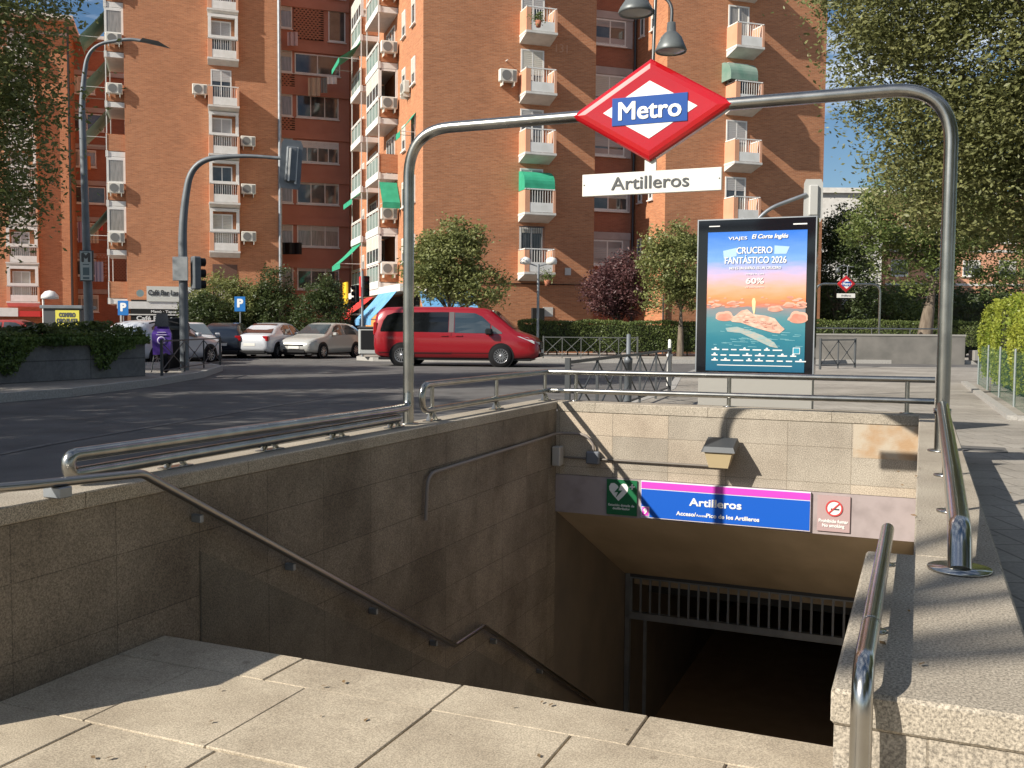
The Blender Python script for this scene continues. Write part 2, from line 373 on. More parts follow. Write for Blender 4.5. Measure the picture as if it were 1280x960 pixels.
def fil(pts, rad, n=6):
    P = [Vector(p) for p in pts]; out = [P[0]]
    for i in range(1, len(P) - 1):
        a = (P[i - 1] - P[i]); b = (P[i + 1] - P[i]); r = min(rad, a.length * .49, b.length * .49)
        A = P[i] + a.normalized() * r; B = P[i] + b.normalized() * r
        for k in range(n + 1):
            t = k / n; out.append(A * (1 - t) ** 2 + P[i] * 2 * t * (1 - t) + B * t * t)
    out.append(P[-1]); return [tuple(p) for p in out]
def text(body, size, m, parent, loc, rot=(PI / 2, 0, 0), bold=0, ext=.002, width=None, shear=0, name='lettering', squash=1, align='CENTER'):
    c = bpy.data.curves.new('t', 'FONT'); c.body = body; c.size = size; c.extrude = ext; c.align_x = align; c.align_y = 'CENTER'; c.shear = shear; c.resolution_u = 3
    o = bpy.data.objects.new('t', c); COL.objects.link(o); bpy.context.view_layer.update()
    me = bpy.data.meshes.new_from_object(o.evaluated_get(bpy.context.evaluated_depsgraph_get()))
    bpy.data.objects.remove(o); bpy.data.curves.remove(c)
    V = [v.co.copy() for v in me.vertices]; F = [tuple(p.vertices) for p in me.polygons]; bpy.data.meshes.remove(me)
    if width:
        xs = [v.x for v in V]; k = width / (max(xs) - min(xs))
        for v in V: v.x *= k
    vs, fs = [], []
    offs = [(0, 0)] if not bold else [(bold * 1.5 * math.cos(a), bold * 1.5 * math.sin(a)) for a in (PI / 4, 3 * PI / 4, 5 * PI / 4, 7 * PI / 4, 0, PI)]
    for i, (dx, dz) in enumerate(offs):
        n0 = len(vs); vs += [(v.x + dx, v.y + dz, v.z + i * .00025) for v in V]; fs += [tuple(q + n0 for q in f) for f in F]
    me = bpy.data.meshes.new(name); me.from_pydata(vs, [], fs); me.materials.append(m); me.update()
    ob = bpy.data.objects.new(name, me); COL.objects.link(ob)
    if parent is not None:
        ob.parent = parent; og = ORG.get(parent.name, (0, 0, 0)); loc = (loc[0] - og[0], loc[1] - og[1], loc[2] - og[2])
    ob.location = loc; ob.rotation_euler = rot; return ob

# ------------------------------------------------------------------ ground, road, pavements
def cells(xs, ys, skip, z):
    mb = M()
    for i in range(len(xs) - 1):
        for j in range(len(ys) - 1):
            if (i, j) in skip: continue
            mb.add([(*W(xs[i], ys[j])[:2], z), (*W(xs[i + 1], ys[j])[:2], z), (*W(xs[i + 1], ys[j + 1])[:2], z), (*W(xs[i], ys[j + 1])[:2], z)], [(0, 1, 2, 3)])
    return mb
HS = {(1, 1), (2, 1), (3, 1), (2, 2)}
struct(cells([-900, -9, -3.6, .1, 6, 900], [-900, -8, 2.3, 9.6, 900], HS, -.02), 'ground', EARTH)
struct(cells([-75, -9, -3.6, .1, 6, 75], [-40, -8, 2.3, 9.6, 110], HS, 0), 'road', ASPH)
P1 = [W(-4.1, 2.3), W(-3.72, 2.3), W(-3.72, 9.66), W(.22, 9.66), W(.22, 2.3), W(26, 2.3), (60, 8), (60, 31), (15, 31.2), (9.8, 31.4), (7.2, 30.4), (5.4, 28), (4.3, 24.5), (3.2, 19), (2.6, 17.0), W(-4.1, 14), W(-4.1, 9)]
P1 = [(p[0], p[1]) for p in P1]
struct(M().prism(P1, -.01, .15), 'pavement', PAVE)
def kerbline(name, pts, wdt=.14, z=.156, side=1):
    mb = M()
    for a, b in zip(pts[:-1], pts[1:]):
        a = Vector(a[:2]); b = Vector(b[:2]); d = (b - a).normalized(); nrm = Vector((-d.y, d.x)) * side
        q = [a - nrm * .01 , b - nrm * .01, b + nrm * wdt, a + nrm * wdt]
        mb.prism([tuple(v) for v in q], 0.002, z)
    return struct(mb, name, KERB)
kerbline('kerb', P1[7:][::1], side=-1)
struct(M().prism([(-6.2, 38.6), (-5.4, 37.6), (-3, 37.3), (12, 37.6), (13.5, 39.2), (70, 37.5), (70, 90), (-14, 90), (-9.2, 60), (-6.6, 44)], -.01, .15), 'far_pavement', FPAVE)
kerbline('far_kerb', [(-9.2, 60), (-6.6, 44), (-6.2, 38.6), (-5.4, 37.6), (-3, 37.3), (12, 37.6), (13.5, 39.2), (70, 37.5)], side=1)
ISL = [(-16, 3), (-8.9, 15.2), (-8.61, 16.0), (-8.03, 17.63), (-7.72, 20.9), (-7.85, 24.6), (-8.5, 28.4), (-9.6, 30.6), (-12, 32.5), (-30, 33.5), (-30, 5)]
struct(M().prism(ISL, -.01, .15), 'island_pavement', PAVE)
kerbline('island_kerb', ISL[:10], side=1)
# painted lines
def painted(name, pts, wd, z=.006):
    mb = M()
    for a, b in zip(pts[:-1], pts[1:]):
        a = Vector(a); b = Vector(b); n_ = Vector((-(b - a).y, (b - a).x)).normalized() * wd / 2
        mb.add([(*(a - n_), z), (*(b - n_), z), (*(b + n_), z), (*(a + n_), z)], [(0, 1, 2, 3)])
    o = mb.build(name, mat('worn_road_paint', (.16, .155, .15), .8, col2=(.085, .083, .083), nscale=14, ndet=6)); return tag(o, kind='structure')
painted('road_marking', [gz(-60, 580), gz(60, 556), gz(200, 532), gz(340, 508), gz(505, 482), gz(600, 470)], .10)
painted('road_marking', [gz(620, 466), gz(770, 458), gz(860, 456)], .18)

# ------------------------------------------------------------------ the stair well
# paving slabs at the head of the stairs
rows = [(3.43, 3.74, [-3.47, -2.63, -1.80, -.97, -.14]), (2.78, 3.43, [-3.47, -3.0, -2.4, -1.79, -1.19, -.6, -.14]), (2.1, 2.78, [-3.47, -2.94, -2.34, -1.74, -1.14, -.55, -.14])]
rnd = random.Random(4); mb = M()
for a, b, xs in rows:
    for i in range(len(xs) - 1):
        dz = rnd.uniform(-.004, .003)
        mb.bbox(xs[i] + .003, xs[i + 1] - .004, a + .003, b - .004, -.36, -.25 + dz, .004)
for j in range(10):
    for i in range(-14, 5):
        mb.bbox(i * .6 + .004, i * .6 + .596, 1.5 - j * .62 + .004 - .02, 2.1 - j * .62 - .02, -.36, -.25 + rnd.uniform(-.003, .003), .004)
tmesh(mb, 'paving_slabs', GRANF, (-3.47, 2.1, -.25), kind='structure')
tmesh(M().box(-8.9, 5.9, -7.9, 2.28, -.45, -.262).box(-3.46, -.14, 2.28, 3.70, -.45, -.262), 'plaza_bed', mat('mortar_bed', (.40, .35, .28), .9, col2=(.10, .085, .07), nscale=3.5, ndet=8, lo=.48, hi=.6), (-3.47, 2.1, -.25), kind='structure')
tmesh(M().box(-9.1, -3.78, 2.28, 2.4, -.45, .02).box(.27, 6.1, 2.28, 2.4, -.45, .155), 'plaza_kerb', KERB, (-3.47, 2.1, -.25), kind='structure')
# steps
mb = M()
for k in range(1, 12): mb.bbox(-3.47, .0, 3.73 + .3 * (k - 1), 3.73 + .3 * k + .02, -2.3 if k < 11 else -2.3, -.25 - .167 * k, .006)
mb.box(-3.47, 0, 7.03, 7.6, -2.3, -2.087)
for k in range(1, 15): mb.bbox(-3.47, .0, 7.6 + .29 * (k - 1), 7.6 + .29 * k + .02, -4.7, -2.087 - .165 * k, .006)
mb.box(-3.46, .3, 3.55, 3.725, -2.3, -.37)
tmesh(mb, 'stairs', GRAN, (-3.47, 3.74, -.25), kind='structure')
tmesh(M().box(-6, 4, 11.4, 24, -4.6, -4.397), 'tunnel_floor', mat('brown_tile_floor', (.40, .26, .14), .5, col2=(.46, .30, .17), nscale=3), (-3.47, 11, -4.4), kind='structure')

GRANL = bonded('granite_cladding_shaded', (.235, .20, .155), (.30, .255, .20), (.155, .13, .10), .573, .335, .0028, off=(.015, -.135, 0), speck=(.5, 1.3), speckscale=130, stain=(.5, .46, .42), tint=.9, bumpd=.002)  # cladding colour darkened and browned to deepen the shade on the left wall
t = thing('stairwell_wall', 'long shaded granite wall left of the metro stairs, topped by a steel rail', 'wall', (-3.62, 2.3, -.25), frame='T')
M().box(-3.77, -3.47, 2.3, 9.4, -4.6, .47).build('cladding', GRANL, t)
M().bbox(-3.77, -3.465, 2.295, 9.7, .472, .55, .006).build('coping', GRANC, t)
dd_ = M(); pl_ = [(4.0, .12), (6.92, -1.47), (7.44, -1.47), (11.0, -3.47), (11.0, -4.6), (4.0, -4.6)]
q_ = [(-3.475, y, z) for y, z in pl_[:4]] + [(-3.475, y, -4.6) for y, z in pl_[:4]] + [(-3.464, y, z) for y, z in pl_[:4]] + [(-3.464, y, -4.6) for y, z in pl_[:4]]
dd_.add(q_, [(8 + i, 12 + i, 13 + i, 9 + i) for i in range(3)] + [(i, 8 + i, 9 + i, 1 + i) for i in range(3)] + [(0, 4, 12, 8)])
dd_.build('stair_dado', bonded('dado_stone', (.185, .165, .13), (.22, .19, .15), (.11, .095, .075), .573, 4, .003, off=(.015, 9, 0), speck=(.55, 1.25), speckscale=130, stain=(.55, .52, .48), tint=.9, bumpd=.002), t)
mb = M()
for (yy, zz) in ((4.0, .2), (4.6, .2)): pass
t = thing('stairwell_end_wall', 'sunlit granite wall over the tunnel mouth, carrying the blue station panel', 'wall', (-1.7, 9.4, -.25), frame='T')
M().box(-3.47, .26, 9.4, 9.7, -.2, .45).build('cladding', GRAN, t)
M().bbox(-3.46, .0, 9.395, 9.702, .452, .55, .006).build('coping', GRANC, t)
M().box(-3.468, -.002, 9.385, 9.66, -.595, -.204).build('lintel', HEADER, t)
tag(M().box(-.556, -.005, 9.3975, 9.41, .14, .45).build('stained_block', mat('rusty_granite', (.37, .245, .14), .85, col2=(.42, .36, .28), nscale=4, ndet=8, lo=.38, hi=.56, bump=.2, bscale=90), t), 'orange rust-stained block')
M().add([(-3.468, 9.43, -.6), (-.002, 9.43, -.6), (-.002, 12.0, -1.85), (-3.468, 12.0, -1.85), (-3.468, 9.5, -.45), (-.002, 9.5, -.45), (-.002, 12.0, -1.7), (-3.468, 12.0, -1.7)],
        [(0, 3, 2, 1), (4, 5, 6, 7), (0, 1, 5, 4), (2, 3, 7, 6), (0, 4, 7, 3), (1, 2, 6, 5)]).build('soffit', CEILB, t)
t = thing('stairwell_side_wall', 'broad granite parapet right of the stairs, lit and dappled on top', 'wall', (.05, 2.1, -.25), frame='T')
M().box(.0, .25, 3.5, 22, -4.6, -.01).box(.0, .25, 3.5, 9.4, -.01, .47).box(-.148, .25, 2.11, 3.5, -2.3, .47).build('cladding', GRAN, t)
M().bbox(-.155, .26, 2.1, 3.5, .472, .55, .008).bbox(-.005, .26, 3.5, 9.7, .472, .55, .006).build('coping', GRANC, t)
t = thing('tunnel_lining', 'dark tunnel walls and roof beyond the stairs under the lintel', 'tunnel', (-1.7, 12, -4.4), frame='T')
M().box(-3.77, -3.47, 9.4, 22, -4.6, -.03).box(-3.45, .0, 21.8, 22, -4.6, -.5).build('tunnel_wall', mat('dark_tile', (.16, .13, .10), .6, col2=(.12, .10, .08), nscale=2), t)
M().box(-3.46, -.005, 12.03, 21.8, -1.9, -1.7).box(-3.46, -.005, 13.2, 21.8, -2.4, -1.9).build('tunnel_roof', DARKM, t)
t = thing('entrance_gate', 'steel barred grille and door frame across the tunnel mouth at the foot of the stairs', 'gate', (-1.7, 12.1, -4.4), frame='T')
mb = M().box(-3.45, -.02, 12.04, 12.09, -1.92, -1.855).box(-3.45, -.02, 12.02, 12.10, -2.45, -2.36)
for i in range(28): mb.box(-3.4 + i * .125, -3.375 + i * .125, 12.05, 12.075, -2.36, -1.92)
mb.build('grille', GALV, t)
M().box(-3.46, -3.40, 12.02, 12.10, -4.4, -1.86).box(-3.22, -3.18, 12.05, 12.09, -4.4, -2.45).build('door_frame', GALV, t)
M().box(-3.46, -.01, 12.45, 12.5, -2.1, -1.86).build('beige_panel', CEILB, t)
tmesh(M().bbox(-3.1, -2.3, 9.9 + 2.3, 10.5 + 2.3, -4.395, -4.38, .003), 'floor_mat', BLACK, (-2.7, 12.5, -4.4), 'small dark mat on the tunnel floor inside the gate', 'mat')

# station panel and small signs on the lintel
Yp = 9.375
t = thing('station_sign', 'long blue enamel panel with magenta stripe reading Artilleros over the tunnel mouth', 'sign', (-1.73, Yp, -.58), frame='T')
M().box(-2.545, -.915, Yp - .02, Yp + .008, -.575, -.205).build('frame', mat('panel_edge_white', (.7, .66, .72), .4), t)
M().box(-2.54, -.92, Yp - .024, Yp - .019, -.567, -.288).build('blue_field', ETBLUE, t)
M().box(-2.54, -.92, Yp - .024, Yp - .019, -.279, -.214).build('magenta_stripe', MAG, t)
text('Artilleros', .105, TXW, t, (-1.80, Yp - .026, -.385), bold=.0022, width=.50)
text('Acceso/      Pico de los Artilleros', .055, TXW, t, (-1.78, Yp - .026, -.505), bold=.0012, width=.80)
text('Access', .032, TXW, t, (-1.935, Yp - .026, -.51), bold=.0005, width=.1)
M().box(-2.535, -2.455, Yp - .027, Yp - .023, -.56, -.462).build('line_badge', WHITEP, t)
M().box(-2.528, -2.462, Yp - .029, Yp - .026, -.553, -.469).build('line_badge', MAG, t)
text('9', .075, TXW, t, (-2.495, Yp - .031, -.511), bold=.002)
t = thing('defibrillator_sign', 'small green sign with white heart and lightning bolt beside the station panel', 'sign', (-2.76, Yp, -.575), frame='T')
M().box(-2.905, -2.59, Yp - .01, Yp + .008, -.572, -.215).build('plate', GRN, t)
hp = [(.0, -.10)] + [(-.055 - .055 * math.cos(a) , .03 + .05 * math.sin(a)) for a in np.linspace(-.5, PI, 9)] + [(.055 + .055 * math.cos(a), .03 + .05 * math.sin(a)) for a in np.linspace(PI, -.5, 9)[1:] if True][::1]
hl = [(-.11 * 1, .03)]
heart = [(0, -.1)] + [(x * 1.0, z) for x, z in [(.06, -.04), (.1, .01), (.105, .05), (.085, .085), (.05, .09), (.015, .07), (0, .045), (-.015, .07), (-.05, .09), (-.085, .085), (-.105, .05), (-.1, .01), (-.06, -.04)]]
M().plate([(-2.78 + x * .95, -.335 + z * .95) for x, z in heart], Yp - .013, Yp - .009).build('heart', TXW, t)
M().plate([(-2.78 + x, -.335 + z) for x, z in [(.02, .07), (-.045, -.01), (-.005, -.005), (-.03, -.065), (.04, .015), (.0, .012)]], Yp - .016, Yp - .0125).build('bolt', GRN, t)
M().box(-2.665, -2.615, Yp - .013, Yp - .009, -.285, -.27).box(-2.6475, -2.6325, Yp - .0135, Yp - .009, -.305, -.25).build('cross', TXW, t)
text('Estación dotada de\ndesfibrilador', .034, TXW, t, (-2.75, Yp - .012, -.49), bold=.0004, width=.27)
t = thing('no_smoking_sign', 'pinkish no smoking plate right of the station panel', 'sign', (-.7, Yp, -.56), frame='T')
M().box(-.855, -.565, Yp - .008, Yp + .008, -.56, -.225).build('plate', PINKP, t)
M().disc((-.705, Yp - .012, -.34), .072, 'Y', .004, 28).build('white_disc', TXW, t)
mb = M().lathe([(.076, 0), (.062, 0), (.062, -.004), (.076, -.004), (.076, 0)], (-.705, Yp - .012, -.34), 28, 'Y', False)
mb.plate([(-.705 + x, -.34 + z) for x, z in [(-.052, -.043), (-.043, -.052), (.052, .043), (.043, .052)]], Yp - .018, Yp - .0125).build('red_ring', mat('faded_red', (.5, .05, .05), .5), t)
M().box(-.735, -.66, Yp - .0165, Yp - .0122, -.355, -.342).build('cigarette', TXD, t)
text('Prohibido fumar\nNo smoking', .042, TXW, t, (-.71, Yp - .010, -.485), bold=.001, width=.26)

# wall lamp, conduits, boxes
t = thing('bulkhead_lamp', 'small square floodlight with amber lens on the wall over the station panel', 'lamp', (-1.74, 9.4, .1), frame='T')
M().box(-1.80, -1.68, 9.33, 9.4, .06, .16).build('bracket', DARKM, t)
M().add([(-1.88, 9.12, .20), (-1.60, 9.12, .20), (-1.60, 9.34, .27), (-1.88, 9.34, .27), (-1.90, 9.10, .15), (-1.58, 9.10, .15), (-1.58, 9.35, .22), (-1.90, 9.35, .22)],
        [(0, 1, 2, 3), (4, 7, 6, 5), (0, 4, 5, 1), (1, 5, 6, 2), (2, 6, 7, 3), (3, 7, 4, 0)]).build('housing', DARKM, t)
M().add([(-1.87, 9.12, .15), (-1.61, 9.12, .15), (-1.61, 9.33, .18), (-1.87, 9.33, .18), (-1.83, 9.14, .0), (-1.65, 9.14, .0), (-1.65, 9.28, .02), (-1.83, 9.28, .02)],
        [(0, 4, 5, 1), (1, 5, 6, 2), (2, 6, 7, 3), (3, 7, 4, 0), (4, 7, 6, 5)]).build('lens', AMBER, t)
mb = M().tube(fil([(-3.44, 6.47, -.16), (-3.44, 6.5, .19), (-3.44, 9.0, .22), (-3.44, 9.36, .23), (-3.15, 9.36, .23), (-3.05, 9.36, .15), (-3.05, 9.36, .0)], .12), .014, 8)
tmesh(mb, 'cable_conduit', mat('grey_conduit', (.22, .19, .17), .5), (-3.44, 9.3, .0), 'bent grey conduit running along the shaded wall into the corner box', 'conduit')
tmesh(M().tube([(-3.38, 9.375, -.02), (-3.08, 9.375, -.02)], .012, 8).tube([(-3.05, 9.375, -.02), (-1.75, 9.375, -.02)], .012, 8), 'cable_conduit', mat('brown_conduit', (.14, .12, .10), .5), (-2.4, 9.375, -.02), 'thin straight conduit from corner box to floodlight', 'conduit')
tmesh(M().bbox(-3.12, -2.98, 9.32, 9.4, -.07, .06, .012), 'junction_box', mat('grey_box', (.13, .14, .16), .5), (-3.05, 9.4, 0), 'grey square junction box where the conduits meet', 'box')
tmesh(M().bbox(-3.46, -3.37, 9.24, 9.36, -.1, .1, .01), 'junction_box', mat('pale_box', (.40, .38, .35), .5), (-3.42, 9.3, 0), 'pale upright junction box in the corner of the walls', 'box')

# ------------------------------------------------------------------ steel rails on the copings
def flange(mb, x, y, z, r=.06, t=.008): return mb.lathe([(.001, 0), (r, 0), (r, t), (.001, t)], (x, y, z), 20)
def foot(mb, x, y, along='Y', h=.075, zt=.55):
    """folded triangular rail support"""
    e = .075
    for s in (-1, 1):
        if along == 'Y':
            mb.add([(x - .02, y + s * e, zt + .004), (x + .02, y + s * e, zt + .004), (x + .016, y + s * .02, zt + h), (x - .016, y + s * .02, zt + h), (x - .02, y + s * (e - .012), zt + .004), (x + .02, y + s * (e - .012), zt + .004), (x + .016, y + s * .008, zt + h), (x - .016, y + s * .008, zt + h)],
               [(0, 1, 2, 3), (5, 4, 7, 6), (1, 5, 6, 2), (4, 0, 3, 7), (3, 2, 6, 7)])
    mb.bbox(x - .035, x + .035, y - .10, y + .10, zt + .001, zt + .009, .002)
    return mb
XL = -3.64
t = thing('coping_rail', 'low double steel rail on the shaded wall, nearest the camera', 'railing', (XL, 5, .55), frame='T')
M().tube(fil([(XL, 3.6, .585), (XL, 3.28, .585), (XL, 3.28, .69), (XL, 3.7, .69)], .05)[:] and fil([(XL, 6.4, .615), (XL, 3.32, .605), (XL, 3.32, .695), (XL, 6.3, .685), (XL, 6.55, .69), (XL, 6.56, .80)], .055, 8), .033, 16).build('tube', STEEL, t)
mb = M()
for y in (4.02, 4.83, 5.57, 6.34): foot(mb, XL, y, h=.065)
mb.build('rail_support', STEEL, t)
t = thing('coping_rail', 'taller looped steel rail on the shaded wall beyond the portal post', 'railing', (XL, 8, .55), frame='T')
M().tube(fil([(XL, 9.62, .85), (XL, 6.78, .85), (XL, 6.78, .64), (XL, 9.62, .65)], .10, 8), .027, 14).build('tube', STEEL, t)
mb = M()
for y in (6.95, 8.24, 9.5): mb.tube([(XL, y, .64), (XL, y, .85)], .018, 10)
mb.build('rail_post', STEEL, t)
mb = M()
for y in (6.95, 8.24, 9.5): foot(mb, XL, y, h=.07)
mb.build('rail_support', STEEL, t)
YF = 9.57
t = thing('coping_rail', 'steel double rail along the end wall in front of the advert', 'railing', (-1.7, YF, .55), frame='T')
M().tube([(XL, YF, .85), (.12, YF, .865)], .029, 14).tube([(XL, YF, .655), (.12, YF, .67)], .029, 14).build('tube', STEEL, t)
mb = M()
for x in (-3.32, -1.73, -.11): mb.tube([(x, YF, .55), (x, YF, .86)], .020, 10)
mb.build('rail_post', STEEL, t)
mb = M()
for x in (-3.32, -1.73, -.11): flange(mb, x, YF, .551)
mb.build('base_flange', STEELP, t)
t = thing('coping_rail', 'thick polished steel rail on the right parapet ending in an elbow', 'railing', (.13, 3.4, .55), frame='T')
M().tube(fil([(.13, 6.52, .84), (.13, 5.4, .79), (.13, 4.25, .73), (.13, 3.40, .665), (.13, 3.32, .552)], .10, 8), .036, 18).build('tube', STEELP, t)
flange(M(), .13, 3.33, .551, .095, .008).build('base_flange', STEELP, t)
mb = M()
for y, z in ((5.5, .78), (4.4, .71)): mb.tube([(.13, y, .55), (.13, y, z)], .014, 10); flange(mb, .13, y, .551, .055)
mb.build('rail_support', STEELP, t)
XH = -3.40
t = thing('handrail', 'thin steel handrail stepping down the shaded wall', 'handrail', (XH, 5, 0), frame='T')
M().tube(fil([(XH - .42, 1.9, .64), (XH - .22, 2.45, .64), (XH - .05, 2.95, .625), (XH, 3.53, .60), (XH, 6.89, -1.25), (XH, 7.45, -1.25), (XH, 10.6, -3.06)], .03, 4), .021, 14).build('tube', mat('dull_steel', (.33, .31, .285), .28, 1), t)
mb = M()
for y, z in ((3.95, .335), (4.75, -.10), (5.7, -.625), (6.6, -1.12), (7.75, -1.45), (8.9, -2.1)):
    mb.bbox(-3.468, XH - .005, y - .014, y + .014, z - .05, z - .008, .004)
mb.bbox(-3.5, -3.4, 3.05, 3.12, .553, .60, .004)
mb.build('bracket', GALV, t)
t = thing('handrail', 'short steel handrail bending down over the near end of the right parapet', 'handrail', (-.09, 2.1, 0), frame='T')
M().tube(fil([(-.09, 3.55, .62), (-.09, 2.03, .62), (-.09, 2.0, -.2)], .09, 8), .0215, 18).build('tube', STEELP, t)
mb = M()
for y in (3.3, 2.55): mb.tube([(-.09, y, .552), (-.09, y, .61)], .009, 8); flange(mb, -.09, y, .551, .03, .005)
mb.lathe([(.0225, 0), (.0235, 0), (.0235, .004), (.0225, .004)], (-.09, 2.36, .62), 18, 'Y')
mb.build('bracket', STEELP, t)

# ------------------------------------------------------------------ the portal with the station sign
YP = 6.63
def portal(t, xl, xr, yy, zb, h, r, m):
    M().tube(fil([(xl, yy, zb), (xl, yy, h), (xr, yy, h), (xr, yy, zb)], .36, 14), r, 18).build('frame', m, t)
    mb = M(); flange(mb, xl, yy, zb + .001, r * 1.9, .008); flange(mb, xr, yy, zb + .001, r * 1.9, .008); mb.build('base_flange', m, t)
t = thing('metro_portal', 'tall steel tube portal standing on both copings over the stairs', 'portal', (-1.8, YP, .55), frame='T')
portal(t, -3.68, .13, YP, .55, 2.815, .042, STEEL)
M().lathe([(.045, 0), (.052, 0), (.052, .03), (.045, .03)], (.13, YP, .79), 18).build('collar', STEELP, t)
def rhombus(cx, cz, a, b): return [(cx - a, cz), (cx, cz - b), (cx + a, cz), (cx, cz + b)]
def diamond(t, cx, cz, yy, a, b, dp):
    # a padded double-sided box: rim, then a face rising to a soft ridge
    mb = M(); mb.plate(rhombus(cx, cz, a, b), yy - dp * .5, yy + dp * .5); mb.build('rim', GALV if a < .3 else STEEL, t)
    for s in (-1, 1):
        mb = M(); lv = [(1.0, .5), (.965, .72), (.90, .92), (.80, 1.0)]
        vs = []; fs = []
        for k, d in lv: vs += [(x, yy + s * dp * d, z) for x, z in rhombus(cx, cz, a * k, b * k)]
        for i in range(len(lv) - 1):
            for j in range(4):
                q = (i * 4 + j, i * 4 + (j + 1) % 4, (i + 1) * 4 + (j + 1) % 4, (i + 1) * 4 + j); fs.append(q if s < 0 else q[::-1])
        q = tuple(range(len(vs) - 4, len(vs))); fs.append(q if s < 0 else q[::-1])
        mb.add(vs, fs, False); mb.build('red_face', TRED, t)
    yf = yy - dp
    M().plate(rhombus(cx, cz, a * .57, b * .56), yf - .003, yf + .001).build('white_rhombus', TXW, t)
    M().box(cx - a * .455, cx + a * .455, yf - .007, yf - .002, cz - b * .27, cz + b * .27).build('blue_bar', TBLUE, t)
    text('Metro', b * .50, TXW, t, (cx, yf - .009, cz - b * .015), bold=b * .008, width=a * .75)
t = thing('metro_sign', 'large red rhombus sign reading Metro fixed mid-beam on the near portal', 'sign', (-1.77, YP, 2.47), frame='T')
diamond(t, -1.77, 2.81, YP, .582, .35, .055)
t2 = thing('station_name_plate', 'white plate reading Artilleros hanging under the large Metro sign', 'sign', (-1.77, YP, 2.26), frame='T')
M().bbox(-2.265, -1.275, YP - .012, YP + .012, 2.245, 2.40, .003).build('plate', WHITEP, t2)
text('Artilleros', .125, TXD, t2, (-1.77, YP - .0145, 2.32), bold=.001, width=.55)
M().box(-1.81, -1.73, YP - .01, YP + .01, 2.401, 2.48).build('hanger', WHITEP, t2)
mb = M()
for x in (-2.25, -1.29): mb.disc((x, YP - .015, 2.325), .005, 'Y', .004, 8)
mb.build('screw', TXD, t2)
t = thing('portal_lantern', 'twin grey bell lamps on a thin pole above the large Metro sign', 'lamp', (-1.77, YP, 3.16), frame='T')
M().tube([(-1.765, YP, 3.12), (-1.75, YP, 3.75)], .012, 10).build('pole', STEEL, t)
for sx, dx, dz in ((-1, -.135, 3.49), (1, .115, 3.205)):
    c = (-1.75 + dx, YP - .02, dz)
    M().tube(fil([(-1.755, YP, dz + .42), (c[0], YP, dz + .32), (c[0], c[1], dz + .18)], .12, 5), .012, 8).build('arm', DARKM, t)
    k = 1 if sx > 0 else 1.15
    M().lathe([(.001, .19), (.028, .185), (.032, .125), (.045, .115), (.072, .085), (.095 * k, .03), (.108 * k, .0), (.104 * k, -.012), (.098 * k, -.012), (.09 * k, .015), (.06, .07), (.001, .09)], c, 24).build('bell_shade', LAMPG, t)
    M().lathe([(.097 * k, -.004), (.05, -.02), (.001, -.025)], c, 20).build('lens', mat('lamp_glass', (.3, .3, .28), .2), t)

# ------------------------------------------------------------------ illuminated poster stand
YK = 10.5
KX0, KX1 = -2.27, -1.03
def zK(z): return z
t = thing('advertising_stand', 'black framed poster stand showing a cruise advert behind the end wall', 'advertising stand', (-1.65, YK + .1, .15), frame='T')
M().bbox(KX0, KX1, YK, YK + .2, .84, 2.49, .012).build('frame', BLKG, t)
M().box(KX0 + .0, KX0 + .012, YK - .006, YK, .85, 2.48).box(KX1 - .012, KX1, YK - .006, YK, .85, 2.48).box(KX0, KX1, YK - .006, YK, 2.478, 2.49).build('edge_trim', GALV, t)
M().bbox(KX0 + .03, KX1 - .01, YK + .02, YK + .18, .15, .80, .006).build('pedestal', mat('pale_panel', (.30, .29, .265), .5, .1), t)
M().box(KX0 + .0, KX1 - .0, YK + .03, YK + .17, .80, .84).build('recess', BLACK, t)
PX0, PX1, PZ0, PZ1 = KX0 + .115, KX1 - .095, .865, 2.35
def poster_mat():
    m = bpy.data.materials.new('cruise_poster'); m.use_nodes = True; tt = m.node_tree; b = tt.nodes['Principled BSDF']; b.inputs['Roughness'].default_value = .25; b.inputs['Coat Weight'].default_value = .3
    tcn = N(tt, 'ShaderNodeTexCoord'); sp = N(tt, 'ShaderNodeSeparateXYZ'); tt.links.new(tcn.outputs['Generated'], sp.inputs[0])
    n = N(tt, 'ShaderNodeTexNoise'); n.inputs['Scale'].default_value = 5; n.inputs['Detail'].default_value = 6
    mpn = N(tt, 'ShaderNodeMapping'); mpn.inputs['Scale'].default_value = (1, 1, 6); tt.links.new(tcn.outputs['Generated'], mpn.inputs[0]); tt.links.new(mpn.outputs[0], n.inputs[0])
    ma = N(tt, 'ShaderNodeMath', operation='MULTIPLY_ADD'); ma.inputs[1].default_value = .10; tt.links.new(n.outputs[0], ma.inputs[0])
    sb = N(tt, 'ShaderNodeMath', operation='SUBTRACT'); sb.inputs[1].default_value = .05; tt.links.new(sp.outputs[2], sb.inputs[0]); tt.links.new(sb.outputs[0], ma.inputs[2])
    r = N(tt, 'ShaderNodeValToRGB'); e = r.color_ramp
    st = [(0, (.015, .11, .19)), (.22, (.025, .18, .24)), (.36, (.07, .24, .28)), (.455, (.26, .24, .25)), (.475, (.70, .20, .10)), (.53, (.85, .30, .13)), (.60, (.80, .38, .27)), (.70, (.52, .42, .60)), (.80, (.18, .35, .70)), (1, (.04, .18, .62))]
    e.elements[0].position = 0; e.elements[0].color = (*st[0][1], 1); e.elements[1].position = 1; e.elements[1].color = (*st[-1][1], 1)
    for p, c in st[1:-1]: q = e.elements.new(p); q.color = (*c, 1)
    gm = N(tt, 'ShaderNodeGamma'); gm.inputs[1].default_value = 1.08; tt.links.new(ma.outputs[0], r.inputs[0]); tt.links.new(r.outputs[0], gm.inputs[0]); tt.links.new(gm.outputs[0], b.inputs['Base Color']); return m
